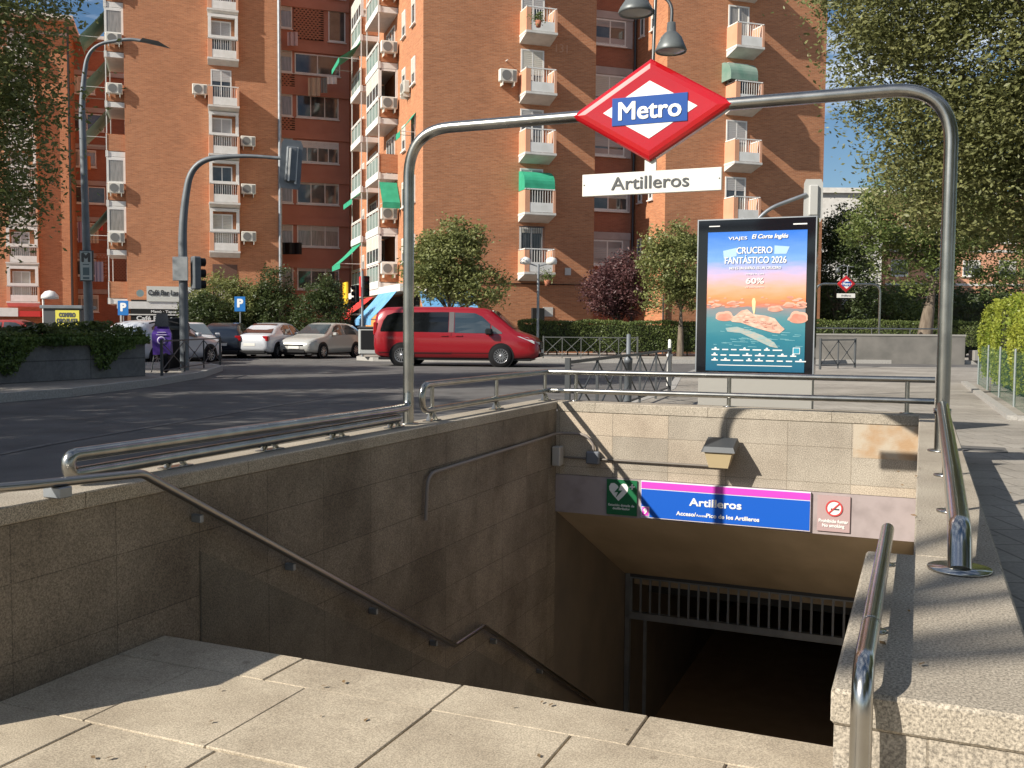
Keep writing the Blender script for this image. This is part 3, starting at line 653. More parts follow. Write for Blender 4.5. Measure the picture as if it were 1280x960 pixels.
po = M().box(PX0, PX1, YK - .008, YK - .002, PZ0, PZ1).build('poster', poster_mat(), t)
pw, ph = PX1 - PX0, PZ1 - PZ0
def pp(u, v): return (PX0 + u * pw, PZ1 - v * ph)
def shape(name, pts, m, k=1): M().plate([pp(u, v) for u, v in pts], YK - .009 - .0012 * k, YK - .0075).build(name, m, po)
def puff(u, v, ru, rv, seed, n=26):
    rr = random.Random(seed); out = []
    for i in range(n):
        a = 2 * PI * i / n; k = .82 + .18 * abs(math.sin(a * 2.5 + seed)) if math.sin(a) > -.1 else .8
        out.append((u + ru * k * math.cos(a), v - rv * k * math.sin(a) * (1 if math.sin(a) > 0 else .45)))
    return out
PK = mat('print_peach', (.62, .36, .27), .4); PK2 = mat('print_coral', (.52, .20, .14), .4, col2=(.60, .30, .22), nscale=14); PY = mat('print_glow', (.80, .62, .32), .4)
for i, (u, v, ru, rv) in enumerate([(.10, .53, .05, .018), (.27, .515, .06, .02), (.70, .56, .08, .03), (.84, .53, .06, .025), (.96, .54, .05, .02), (.19, .62, .10, .05), (.93, .63, .10, .06), (.97, .52, .04, .02)]):
    shape('printed_cloud', puff(u, v, ru * 1.08, rv * 1.12, i), PK, 1); shape('printed_cloud', puff(u, v + .004, ru * .9, rv * .85, i), PK2, 2)
rc_ = random.Random(5)
for i in range(34):
    u, v = rc_.uniform(.02, .98), rc_.uniform(.47, .545); ru = rc_.uniform(.012, .04)
    if .40 < u < .56: continue
    shape('printed_cloud', puff(u, v, ru, ru * .34, i, 14), PK if i % 3 else PK2, 1 + i % 3)
for i in range(40):
    u, v = rc_.uniform(.03, .92), rc_.uniform(.66, .82); q = rc_.uniform(.03, .1)
    shape('printed_ripple', [(u, v), (u + q, v + .003), (u + q, v + .005), (u, v + .0035)], mat('print_ripple', (.20, .42, .46), .4), 1)
shape('printed_sun_glitter', [(.475, .475), (.495, .475), (.505, .50), (.50, .56), (.49, .60), (.475, .56), (.465, .50)], PY, 2)
shape('printed_ship', [(.24, .63), (.30, .60), (.36, .565), (.42, .555), (.48, .59), (.60, .60), (.70, .62), (.76, .67), (.80, .695), (.75, .725), (.68, .72), (.50, .685), (.36, .65), (.27, .645)], mat('print_ship', (.58, .30, .22), .4, col2=(.68, .48, .38), nscale=22, stretch=(1, 1, 2)), 3)
shape('printed_reflection', [(.20, .69), (.32, .68), (.46, .71), (.58, .74), (.70, .79), (.74, .83), (.66, .82), (.50, .77), (.36, .725), (.22, .715)], mat('print_reflection', (.42, .36, .30), .4, col2=(.20, .36, .38), nscale=24, stretch=(1, 1, 6)), 1)
rs_ = random.Random(12)
for j in range(9):
    u0, v0 = .30 + j * .045, .597 + j * .0115
    shape('printed_ship_deck', puff(u0 + .06, v0 + rs_.uniform(-.01, .015), .055, .022, j, 12), PK, 4); shape('printed_ship_deck', puff(u0 + .065, v0 + .008 + rs_.uniform(-.006, .01), .045, .014, j + 3, 12), mat('print_ship', (.58, .30, .22), .4), 5)
for j in range(16):
    u0 = rs_.uniform(.36, .68); v0 = .625 + (u0 - .36) * .16 + rs_.uniform(-.012, .018); shape('printed_window', [(u0, v0), (u0 + .03, v0 + .004), (u0 + .03, v0 + .007), (u0, v0 + .003)], mat('print_maroon', (.30, .07, .07), .4), 6)
def ptext(s, u, v, size, width, bold=.0006, sh=0): 
    x, z = pp(u, v); text(s, size, TXW, po, (x, YK - .0145, z), bold=bold, width=width * pw, ext=.0006, shear=sh)
ptext('VIAJES', .31, .048, .045, .19); ptext('El Corte Inglés', .63, .040, .062, .36, .0014, .25)
shape('printed_ribbon', [(.16, .135), (.30, .115), (.30, .175), (.17, .19)], mat('print_pale_blue', (.35, .52, .66), .5), 1); shape('printed_ribbon', [(.68, .105), (.83, .115), (.80, .165), (.68, .165)], MATS['print_pale_blue'], 1)
ptext('CRUCERO', .48, .138, .098, .36, .001); ptext('FANTÁSTICO 2026', .49, .208, .098, .62, .001)
ptext('NO ES UN SUEÑO, ES UN CRUCERO', .49, .262, .038, .52, .0006)
ptext('HASTA UN', .49, .305, .02, .18, .0002); ptext('60%', .49, .355, .085, .18, .0012); ptext('DE DESCUENTO', .49, .398, .016, .18, .0001)
shape('printed_line', [(.12, .955), (.88, .955), (.88, .960), (.12, .960)], TXW, 1)
rr = random.Random(9)
for j, v in enumerate((.845, .885, .922)):
    u = .06
    while u < .93:
        wd = rr.uniform(.055, .11); uu = u
        if j == 0 and u + wd > .85: break
        shape('printed_logo', [(u, v - .004), (u + wd, v - .004), (u + wd, v + .004), (u, v + .004)], TXW, 1)
        if rr.random() < .45: shape('printed_logo', puff(u + wd * .5, v - .008, .014, .010, 3, 10), TXW, 1)
        u += wd + .03
shape('printed_logo', [(.885, .825), (.955, .825), (.955, .87), (.885, .87)], TXW, 1); shape('printed_logo', [(.891, .829), (.949, .829), (.949, .866), (.891, .866)], mat('print_teal', (.03, .25, .36), .4), 2)
M().box(KX0 + .125, KX0 + .24, YK - .003, YK + .001, 2.41, 2.42).box(KX1 - .24, KX1 - .1, YK - .003, YK + .001, 2.405, 2.418).build('maker_mark', TXW, t)

# ------------------------------------------------------------------ apartment blocks
BA = R(18.7)                              # the long fronts face this way
U2 = (math.cos(BA), math.sin(BA)); U1 = (-math.sin(BA), math.cos(BA))
MESH = {}
PSPLIT = {'side_panel', 'awning_arm', 'end_wall', 'post', 'railing_post'}
def cached(key, fn, name, m):
    if key not in MESH:
        mb = fn(); me = bpy.data.meshes.new(name); me.from_pydata(mb.v, [], mb.f); me.polygons.foreach_set('use_smooth', mb.sm); me.materials.append(m); me.update(); MESH[key] = me
    return MESH[key]
def put(key, fn, name, m, parent, loc=(0, 0, 0), rz=0):
    if name in PSPLIT:
        if ('n', key) not in MESH: MESH['n', key] = fn().pieces()
        ps = MESH['n', key]
        if len(ps) > 1:
            return [link(name, cached((key, i), lambda: p, name, m), parent, loc, rz) for i, p in enumerate(ps)][0]
    o = link(name, cached(key, fn, name, m), parent, loc, rz); return o
# elements are drawn with the wall in the plane y = 0, outside towards -y, standing on z = 0, centred on x = 0
def window(par, loc, rz, ww, hh, shut=.3, glass=None, sm=None, mull=1, sill=True, fr=None, slide=False):
    glass = glass or GLASS; sm = sm or SHUT; fr = fr or WHITE
    k = (ww, hh, mull, fr.name)
    def f():
        mb = M().ring(-ww / 2, ww / 2, 0, hh, .07, -.05, .02)
        for i in range(1, mull + 1): x = -ww / 2 + ww * i / (mull + 1); mb.box(x - .03, x + .03, -.045, .0, .07, hh - .07)
        mb.box(-ww / 2 + .07, ww / 2 - .07, -.04, .0, .07, .11)
        if sill: mb.box(-ww / 2 - .06, ww / 2 + .06, -.12, .02, -.06, 0)
        return mb
    o = put(('wf',) + k, f, 'window', fr, par, loc, rz)
    put(('wp', ww, hh, glass.name), lambda: M().box(-ww / 2 + .05, ww / 2 - .05, -.018, .01, .05, hh - .05), 'pane', glass, o)
    if shut > 0:
        def g():
            mb = M(); z = hh - .06; zb = hh - .06 - (hh - .12) * shut
            while z > zb: mb.bbox(-ww / 2 + .06, ww / 2 - .06, -.040, -.022, max(z - .085, zb), z, .006); z -= .09
            return mb
        put(('ws', ww, hh, round(shut, 2)), g, 'shutter', sm, o)
    return o
def ac(par, loc, rz):
    o = put('ac', lambda: M().bbox(-.42, .42, -.36, -.06, 0, .58, .03).box(-.3, -.26, -.36, .02, -.18, 0).box(.26, .30, -.36, .02, -.18, 0), 'air_conditioner', AC, par, loc, rz)
    put('acf', lambda: M().disc((-.1, -.375, .29), .23, 'Y', .014, 20).box(.2, .38, -.372, -.36, .06, .52), 'fan_grille', mat('fan_grey', (.17, .17, .16), .5), o)
    return o
def bars(x0, x1, y, z0, z1, st, t=.02):
    mb = M().box(x0, x1, y - .025, y + .025, z1 - .05, z1).box(x0, x1, y - .02, y + .02, z0, z0 + .04); n = max(1, int((x1 - x0) / st))
    for i in range(n + 1): x = x0 + (x1 - x0) * i / n; mb.box(x - t / 2, x + t / 2, y - t / 2, y + t / 2, z0, z1)
    return mb
def balcony(par, loc, rz, ww=1.52, dd=.95, door=True, shut=.35, grille=False, seed=0):
    o = put(('bs', ww, dd), lambda: M().add([(-ww/2, -dd, -.12), (ww/2, -dd, -.12), (ww/2, .02, -.38), (-ww/2, .02, -.38), (-ww/2, -dd, 0), (ww/2, -dd, 0), (ww/2, .02, 0), (-ww/2, .02, 0)],
             [(0, 3, 2, 1), (4, 5, 6, 7), (0, 1, 5, 4), (1, 2, 6, 5), (2, 3, 7, 6), (3, 0, 4, 7)]).box(-ww/2 - .02, ww/2 + .02, -dd - .02, .02, -.10, .0), 'balcony', SLABW, par, loc, rz)
    put(('bo', ww, dd), lambda: M().box(-ww/2, -ww/2 + .12, -dd, .02, 0, 1.02).box(ww/2 - .12, ww/2, -dd, .02, 0, 1.02).box(-ww/2 + .12, -ww/2 + .24, -dd, -dd + .12, 0, 1.02), 'side_panel', ORANGE, o)
    put(('bw', ww, dd), lambda: M().box(-ww/2 + .24, ww/2 - .12, -dd + .01, -dd + .05, .02, .42), 'kick_panel', WHITE, o)
    put(('br', ww, dd), lambda: bars(-ww/2 + .24, ww/2 - .12, -dd + .03, .42, 1.10, .12).box(-ww/2 + .03, -ww/2 + .08, -dd, 0, 1.05, 1.1).box(ww/2 - .08, ww/2 - .03, -dd, 0, 1.05, 1.1).box(-ww/2, -ww/2 + .24, -dd, -dd + .04, 1.05, 1.10), 'railing', WHITE, o)
    if door:
        d = window(par, (loc[0] + (-.12) * math.cos(rz), loc[1] + (-.12) * math.sin(rz), loc[2] + .0), rz, 1.15, 2.15, shut, CURT if seed % 2 else GLASS, SHUTG if seed % 3 else SHUT, 1, False)
        if grille: put('gril', lambda: bars(-.62, .62, -.12, .3, 2.2, .11, .018), 'window_grille', DARKM, d)
    return o
def awning(par, loc, rz, ww, drop, out, m, name='awning'):
    """sloping canvas with a valance and two arms"""
    def f():
        mb = M(); n = 6
        for i in range(n):
            a, b = i / n, (i + 1) / n; sg = lambda q: .05 * math.sin(q * PI)
            mb.add([(-ww/2, -out * a, -drop * a - sg(a)), (ww/2, -out * a, -drop * a - sg(a)), (ww/2, -out * b, -drop * b - sg(b)), (-ww/2, -out * b, -drop * b - sg(b)),
                    (-ww/2, -out * a, -drop * a - sg(a) + .015), (ww/2, -out * a, -drop * a - sg(a) + .015), (ww/2, -out * b, -drop * b - sg(b) + .015), (-ww/2, -out * b, -drop * b - sg(b) + .015)],
                   [(0, 1, 2, 3), (7, 6, 5, 4)])
        return mb.box(-ww/2, ww/2, -out - .012, -out, -drop - .28, -drop)
    o = put((name, ww, drop, out, m.name), f, name, m, par, loc, rz)
    put(('aa', ww, drop, out), lambda: M().tube([(-ww/2 + .05, -.02, -drop), (-ww/2 + .05, -out, -drop)], .015, 6).tube([(ww/2 - .05, -.02, -drop), (ww/2 - .05, -out, -drop)], .015, 6), 'awning_arm', WHITE, o)
    return o
def loggia(par, loc, rz, ln, kind, seed, dd=1.0):
    """long balcony: slab, brick end wall, glass-panel front, sometimes closed in with white frames"""
    o = put(('ls', ln), lambda: M().box(-ln/2, ln/2, -dd, .02, -.28, 0).box(-ln/2 - .04, ln/2 + .04, -dd - .04, -dd + .1, -.30, .04), 'balcony', WHITE, par, loc, rz)
    put(('le', ln), lambda: M().box(-ln/2, -ln/2 + .12, -dd, .02, .04, .98).box(ln/2 - .12, ln/2, -dd, .02, .04, .98), 'end_wall', BRICK, o)
    put(('lg', ln), lambda: M().box(-ln/2 + .12, ln/2 - .12, -dd + .0, -dd + .03, .1, .82), 'glass_panel', GREENG, o)
    put(('lr', ln), lambda: bars(-ln/2 + .0, ln/2 - .0, -dd + .015, .05, .95, .85, .05).box(-ln/2 - .0, ln/2, -dd - .01, -dd + .04, .98, 1.03), 'railing', WHITE, o)
    if kind == 'closed':
        def f():
            mb = M()
            mb.ring(-ln/2, ln/2, 1.03, 2.46, .08, -dd, -dd + .06); n = 4
            for i in range(1, n): x = -ln/2 + ln * i / n; mb.box(x - .03, x + .03, -dd, -dd + .05, 1.1, 2.4)
            for s in (-1, 1):
                x = s * (ln/2 - .03); mb.box(x - .03, x + .03, -dd + .06, -.9 * dd + .06, 1.0, 2.46); mb.box(x - .03, x + .03, -.12, 0.0, 1.0, 2.46); mb.box(x - .03, x + .03, -dd + .1, -.1, 1.0, 1.08); mb.box(x - .03, x + .03, -dd + .1, -.1, 2.36, 2.46)
            return mb
        e = put(('lc', ln), f, 'enclosure_frame', WHITE, o)
        put(('lcp', ln), lambda: M().box(-ln/2 + .02, ln/2 - .02, -dd + .02, -dd + .035, 1.1, 1.75).box(-ln/2 + .0, -ln/2 + .02, -dd + .1, -.1, 1.08, 1.7), 'pane', CURT if seed % 2 else GLASS, e)
        put(('lcs', ln), lambda: M().box(-ln/2 + .03, ln/2 - .03, -dd + .008, -dd + .03, 1.75, 2.4).box(-ln/2 - .012, -ln/2 + .005, -dd + .1, -.1, 1.65, 2.4), 'shutter', SHUT, e)
    else:
        put(('lp', ln), lambda: M().box(-ln/2, -ln/2 + .05, -dd + .01, -dd + .06, 1.0, 2.46).box(ln/2 - .05, ln/2, -dd + .01, -dd + .06, 1.0, 2.46), 'post', WHITE, o)
        window(par, (loc[0], loc[1], loc[2] + .02), rz, 2.1, 2.1, .3 if seed % 2 else .0, GLASS, SHUT, 2, False)
    return o
FL = 2.76
ptw = PI * 1.5   # rz of elements on the left-hand faces (outside towards -x)
def bl(name, label, org): return thing(name, label, 'apartment block', org, BA)

# --- middle block
mo = (-.0926 * 44.6, 44.6, 0)
b = bl('apartment_block', 'brick apartment block in the middle with small white balconies and a green hooded awning', mo)
M().box(0, 8.5, 0, 20.8, 0, 25).box(-9, 0, 20.8, 24, 0, 25).build('wall', BRICK, b)
M().box(-8.9, -.01, 20.74, 20.79, 0, 25).build('recess_wall', SALMON, b)
M().box(-.06, 8.56, -.06, 21, 25, 25.3).build('roof', SLABW, b)
F0 = 3.95
def sx_(px, Yo, xo):                     # distance along a front from its corner for a photo column
    k = (px - 640) / FPX; return (k * Yo - xo) / (U2[0] - k * U2[1])
sb = sx_(665, 44.6, mo[0])
for i in range(6):
    z = F0 + FL * i
    balcony(b, (sb, 0, z), 0, seed=i, shut=(.1, .35, .3, .55, .4, .5)[i], grille=(i == 0))
text('131', .55, mat('faded_paint_number', (.50, .27, .17), .9), b, (sb + 1.35, -.006, F0 + 3 * FL + 2.35), ext=.003)
# hooded awning over the third balcony
def hood():
    mb = M(); n = 7; ww, rr_ = 1.5, .85
    for i in range(n):
        a, c = PI / 2 * i / n, PI / 2 * (i + 1) / n
        y0, z0, y1, z1 = -rr_ * math.sin(a), rr_ * .75 * math.cos(a), -rr_ * math.sin(c), rr_ * .75 * math.cos(c)
        mb.add([(-ww/2, y0, z0), (ww/2, y0, z0), (ww/2, y1, z1), (-ww/2, y1, z1)], [(0, 3, 2, 1)]); mb.add([(-ww/2, 0, 0), (-ww/2, y0, z0), (-ww/2, y1, z1)], [(0, 1, 2)]); mb.add([(ww/2, 0, 0), (ww/2, y0, z0), (ww/2, y1, z1)], [(0, 2, 1)])
    return mb.box(-ww/2, ww/2, -rr_ - .01, -rr_, -.3, .0).box(-ww/2, -ww/2 + .012, -rr_, 0, -.3, .0)
put('hood', hood, 'hood_awning', GREENC, b, (sb, -.0, F0 + 1 * FL + 1.35))
ac(b, (sb - 1.4, 0, F0 + 3 * FL + .5), 0)
M().box(sb - 1.45, sb - 1.4, -.25, 0, F0 + 3 * FL + 1.5, F0 + 3 * FL + 1.53).build('wall_bracket', WHITE, b)
M().box(-.02, 8.52, -.045, -.01, 3.42, 3.46).build('cable', BLACK, b)
M().box(5.9, 6.4, -.03, 0, 1.9, 2.35).box(7.0, 7.3, -.05, 0, 3.9, 4.25).build('wall_box', SLABW, b)
# left-hand face: two stacks of long balconies, small windows between
for i in range(6):
    z = F0 - .35 + FL * i
    kk = ('closed', 'open', 'open', 'closed', 'open', 'open')[i]
    loggia(b, (0, 7.2, z), ptw, 3.4, kk, i); loggia(b, (0, 12.2, z), ptw, 3.2, ('open', 'open', 'open', 'open', 'open', 'closed')[i], i + 1)
    if i != 2: ac(b, (-.5, 5.48, z + .42), 0)
    for y, zz in ((4.0, .9), (1.9, .9)):
        window(b, (0, y, z + zz), ptw, .75, 1.25, .25 if (i + int(y)) % 2 else .6, GLASS, SHUT, 0)
    window(b, (0, 15.6, z + .9), ptw, 1.1, 1.2, .3, GLASS, SHUT, 1); 
    if i % 2: ac(b, (0, 17.4, z + .6), ptw)
ac(b, (0, 2.9, F0 + 3 * FL + .3), ptw)
awning(b, (-.0, 1.9, F0 + 2 * FL - .35 + 2.25), ptw, .95, .9, .75, GREENC)
awning(b, (-.95, 12.2, F0 - .35 + 2.4), ptw, 3.0, 1.15, 1.2, GREENC); awning(b, (-.95, 12.2, F0 + FL * 4 - .35 + 2.4), ptw, 2.8, .9, 1.2, GREENC)
awning(b, (-.5, 5.5, F0 + FL - .35 + 2.3), 0, .9, 1.1, .8, GREENC); awning(b, (-.98, 12.2, F0 + FL - .35 + 2.4), ptw, 3.0, .3, .5, GREENC)
# wall at the bottom of the recess
for i in range(8):
    z = 3.0 + FL * i
    M().box(-8.8, -.02, 20.60, 20.74, z - .62, z - .12).build('floor_band', SALMON, b)
    if i in (0, 1, 2, 4): window(b, (-2.05, 20.74, z + .75), 0, 2.7, 1.45, (.15, .25, .1, 0, 0)[i], CURT if i % 2 else GLASS, SHUT, 2)
    elif i == 3: window(b, (-2.05, 20.74, z + .65), 0, 2.7, 1.4, .3, GLASS, WHITE, 3)
    elif i == 5: window(b, (-2.05, 20.74, z + .75), 0, 2.9, 1.3, .0, GLASS, SHUT, 1)
    else: window(b, (-.8, 20.74, z + .2), 0, 1.1, 2.0, .0, GLASS, SHUT, 0)
    window(b, (-4.45, 20.74, z + .75), 0, 1.6, 1.45, (.1, .3, .2, .35)[i % 4], CURT, SHUT, 1)
    if i in (4, 5, 6):
        def lat(w_=1.9, h_=.85):
            mb = M(); 
            for r_ in range(int(h_ / .14)):
                for c_ in range(int(w_ / .24)):
                    x = -w_/2 + c_ * .24 + (r_ % 2) * .12; mb.box(x, x + .13, -.12, -.02, r_ * .14, r_ * .14 + .075)
                mb.box(-w_/2, w_/2, -.10, -.02, r_ * .14 + .075, r_ * .14 + .14)
            return mb
        hh_ = 2.0 if i == 6 else .85
        put(('lat', hh_), lambda: lat(1.9, hh_), 'lattice_screen', LATT, b, (-4.45 if i < 6 else -2.6, 20.74, z - .12 if i < 6 else z + .2))
        put(('latb', hh_), lambda: M().box(-.95, .95, -.015, 0, 0, hh_), 'lattice_backing', DARKIN, b, (-4.45 if i < 6 else -2.6, 20.735, z - .12 if i < 6 else z + .2))
M().tube([(-6.55, 20.5, 0), (-6.55, 20.5, 25)], .1, 8).build('drainpipe', GALV, b)
# shops on the ground floor
M().box(-1.0, -.02, .3, 15, 3.0, 3.34).box(-.02, 1.5, -.9, -.02, 3.0, 3.3).build('shop_canopy', WHITE, b)
M().box(-.06, -.01, .6, 20, .15, 2.9).build('shop_front', DARKIN, b)
awning(b, (-1.0, 3.2, 3.0), ptw, 4.4, 1.3, 1.2, BLUEC); awning(b, (-1.0, 8.6, 2.9), ptw, 3.4, .9, 1.2, REDC)
o = awning(b, (1.1, -.04, 3.0), 0, 2.6, 1.1, 1.3, BLUEC)
M().box(-.14, -.08, 9.8, 14.0, .15, 2.6).build('ochre_shop_wall', ORNG, b)
M().box(-1.25, -1.13, 8.9, 9.8, 3.0, 4.1).build('shop_sign', REDC, b); M().ring(11.0, 11.9, 2.9, 3.9, .1, -.5, -.4)
M().box(-1.6, -1.5, 12.0, 12.9, 2.5, 3.9).box(-1.65, -1.45, 12.9, 13.0, 2.4, 3.9).build('shop_sign', YEL, b)
M().box(5.3, 5.9, -.2, 0, .15, 2.3).box(.3, 1.9, -.03, 0, .15, 2.5).build('doorway', DARKIN, b)
window(b, (8.2 - .9, 0, .6), 0, .9, 1.1, 0, GLASS, SHUT, 0)

# --- right block
ro = (11.1 - 4.0 * U2[0], 47.1, 0)
b = bl('apartment_block', 'brick apartment block at right, half behind the advert and the big tree', ro)
RW = sx_(1023, 47.1, ro[0])
M().box(0, RW, 0, 14, 0, 25).build('wall', BRICK, b)
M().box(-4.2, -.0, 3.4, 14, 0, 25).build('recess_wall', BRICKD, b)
M().box(-.06, RW + .06, -.06, 14, 25, 25.3).build('roof', SLABW, b)
sb = sx_(917, 47.1, ro[0])
for i in range(6):
    balcony(b, (sb, 0, F0 + FL * i), 0, seed=i + 1, shut=(.3, .3, .5, .4, .0, .3)[i])
put('hood2', lambda: (hood()), 'hood_awning', GREENP, b, (sb - .25, 0, F0 + 3 * FL + 1.45))
for i in range(7):
    z = 3.28 + FL * (i - 0)
    M().box(-2.9, -.22, 3.30, 3.4, z + 2.62, z + 2.98).build('lintel_band', GREYB, b)
    M().ring(-2.85, -.25, z + 1.25, z + 2.62, .42 if i % 2 == 0 else .12, 3.34, 3.40).build('window_surround', GREYB, b)
    window(b, (-1.5, 3.38, z + 1.3), 0, 1.75 if i % 2 == 0 else 2.2, 1.28, (.9, .5, .65, .9, .2, .1, .3)[i], GLASS, SHUT if i % 2 else SHUTG, 1)
    window(b, (0, 2.7, z + 1.7), ptw, .42, .95, 0, GLASS, SHUT, 0); window(b, (0, 1.5, z + 1.7), ptw, .42, .95, .4, GLASS, SHUT, 0)
M().tube([(-.12, 3.28, 0), (-.12, 3.28, 25)], .06, 8).tube([(-.05, -.08, 0), (-.05, -.08, 3)], .04, 6).build('drainpipe', DARKM, b)

# --- left block
lo_ = (-21.94, 55.3, -.0)
b = bl('apartment_block', 'tall brick apartment block at left with a cafe at its foot', lo_)
LW = sx_(350, 55.3, lo_[0])
M().box(0, LW, 0, 21, 0, 27).build('wall', BRICK, b)
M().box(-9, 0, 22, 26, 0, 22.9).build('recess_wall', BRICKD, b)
M().box(-9.2, 0, 21.2, 26.2, 22.9, 23.15).build('roof', SLABW, b)
M().tube([(LW + .05, -.05, 0), (LW + .05, -.05, 27)], .11, 8).build('drainpipe', GALV, b)
sb = sx_(282, 55.3, lo_[0])
LF0 = 5.95 - .25
for i in range(-1, 6):
    z = LF0 + FL * i
    if i in (0, 4, 5):
        o = balcony(b, (sb, 0, z), 0, 1.7, .35, True, (.9, 0, 0, 0, .5, .4)[i], seed=i)
    elif i == -1: 
        put('dk', lambda: M().box(-.7, .7, -.02, .01, 0, 2.0), 'balcony_door', mat('brown_door', (.12, .06, .04), .6), b, (sb, 0, z)); put('dkr', lambda: bars(-.75, .75, -.1, 0, .95, .13), 'railing', WHITE, b, (sb, 0, z))
    else: balcony(b, (sb, 0, z), 0, 1.7, .7, True, (.2, .0, .5, .3, .4, .2)[i], seed=i + 1)
    if i in (0, 1, 2, 4, 5): put('encl', lambda: M().ring(-.82, .82, 1.1, 2.45, .16, -.36, -.05), 'enclosure_frame', WHITE, b, (sb, 0, z))
    if i in (0, 1, 2, 3): ac(b, (sb + (1.35 if i != 3 else -1.3), 0, z + .6), 0)
for i in range(8):
    z = LF0 + FL * (i - 1)
    kk = ('open', 'closed', 'closed', 'open', 'open', 'closed', 'closed', 'closed')[i]
    loggia(b, (0, 1.9, z - .1), ptw, 3.4, kk, i + 1)
    if kk == 'closed': put('whl', lambda: M().ring(-.5, .5, .98, 2.4, .12, -.02, .02), 'enclosure_frame', WHITE, b, (-.5, .17, z - .1)); put('whl2', lambda: M().box(-.4, .4, .0, .03, 1.1, 2.3), 'pane', CURT, b, (-.5, .17, z - .1))
    if i in (1, 2, 4, 5, 6, 7): ac(b, (-.5, .16, z + .3), 0)
    if i in (1, 3, 4, 5): awning(b, (-.98, 1.9, z + 2.2), ptw, 3.1, 1.5, 1.3, GREENP)
for i in range(7):
    z = 2.0 + FL * i
    M().box(-8.6, -.02, 21.86, 22, z + 1.75, z + 2.1).build('floor_band', GREYB, b)
    window(b, (-4.4 + (i % 2) * .6, 22 - .02, z + .35), 0, 2.4, 1.3, (.2, .1, .3, 0, .1, 0, .9, 0)[i], GLASS if i % 2 else CURT, SHUT, 1)
put('lat2', lambda: lat(2.6, 2.0), 'lattice_screen', LATT, b, (-2.0, 21.95, 2.0 + FL + .1))
# cafe at the foot
M().box(.2, LW - .2, -.05, 0, .15, 2.8).build('shop_front', DARKIN, b)
cx = sx_(207, 55.3, lo_[0])
M().box(sx_(150, 55.3, lo_[0]), sx_(262, 55.3, lo_[0]), -2.2, 0, 2.25, 2.65).build('shop_canopy', WHITE, b)
cs = M().box(sx_(175, 54, lo_[0]), sx_(243, 54, lo_[0]), -2.25, -2.15, 2.66, 3.5).build('cafe_sign', mat('cafe_sign_pale', (.62, .63, .58), .5), b)
text('Café Bar Las Peñas', .40, TXD, b, (cx + .35, -2.27, 3.13), bold=.012, width=2.35)
M().disc((cx - 1.25, -2.26, 3.1), .2, 'Y', .01).build('cup_emblem', mat('cup_grey', (.22, .3, .3), .5), b)
M().box(sx_(155, 54, lo_[0]), sx_(250, 54, lo_[0]), -2.2, -2.1, .4, 2.25).build('cafe_enclosure', DARKIN, b)
text('Café Bar Las Peñas', .34, TXW, b, (cx + .1, -2.26, 1.72), bold=.008, width=3.1)
text('Menú · Tapas · Raciones', .2, TXW, b, (cx + .5, -2.26, 2.10), bold=.004, width=2.4)
M().box(cx - 2.3, cx + 2.2, -2.24, -2.2, 1.90, 1.96).box(cx - 2.3, cx - 2.22, -2.24, -2.2, 1.2, 1.96).build('sign_edge', WHITE, b)

# --- far left block
fo = (-67 / 1.0, 63.0, 0); 
k = (90 - 640) / FPX; fe = 70.0; fx = k * fe
b = bl('apartment_block', 'lower brick apartment block at the far left behind the near tree, its roof edge showing', (fx - 22 * U2[0], fe - 22 * U2[1], 0))
M().box(0, 22, 0, 10, 0, 22.8).build('wall', BRICK, b)
M().box(-.5, 22.5, -.8, 10.5, 22.8, 23.05).build('roof', SLABW, b)
M().box(-.0, 22.02, -.03, 0, 21.8, 22.0).build('cornice', GREYB, b)
M().tube([(22.06, .1, 0), (22.06, .1, 22.7)], .1, 8).build('drainpipe', DARKM, b)
sb = 22 - (sx_(90, 70, fx) - sx_(31, 70, fx))
for i in range(7):
    z = 1.3 + (410 - 386) / FPX * 69 + .3 + FL * i
    balcony(b, (sb, 0, z), 0, 2.1, .35, True, .8 if i % 2 == 0 else .3, seed=i)
    window(b, (sb - 7, 0, z + .6), 0, 1.5, 1.4, .4, GLASS, SHUT, 1)
    if i < 5: put('encl2', lambda: M().ring(-1.0, 1.0, 1.1, 2.5, .2, -.36, -.05), 'enclosure_frame', WHITE, b, (sb, 0, z))
M().box(sb - 2, sb + 1.2, -1.3, 0, 1.9, 2.3).build('shop_canopy', REDC, b); M().box(sb - 3, sb - .2, -1.32, -1.3, 1.9, 2.5).build('shop_sign', WHITE, b)

# --- distant buildings at right seen through the trees
def distant(label, px0, px1, D, h, m, flo=2.9):
    a = at(px0, 400, D); c = at(px1, 400, D); wd = c[0] - a[0]
    t = thing('apartment_block', label, 'apartment block', (a[0], D, 0), 0)
    M().box(0, wd, 0, 10, 0, h).build('wall', m, t); M().box(-.3, wd + .3, -.3, 10.3, h, h + .4).build('roof', SLABW, t)
    z = 3.2
    while z < h - 1.6:
        x = 1.2
        while x < wd - 1: window(t, (x, 0, z), 0, 1.5, 1.4, .3 if int(x + z) % 2 else .7, GLASS, SHUT, 1); x += 3.1
        M().box(0, wd, -.05, 0, z - .8, z - .6).build('floor_band', SLABW, t); z += flo
    return t
t = distant('distant white apartment block showing left of the right-hand trees', 1004, 1100, 78, 12.3, SLABW)

distant('distant orange rendered block glimpsed through the leaves at right', 1105, 1330, 84, 13, ORANGE)

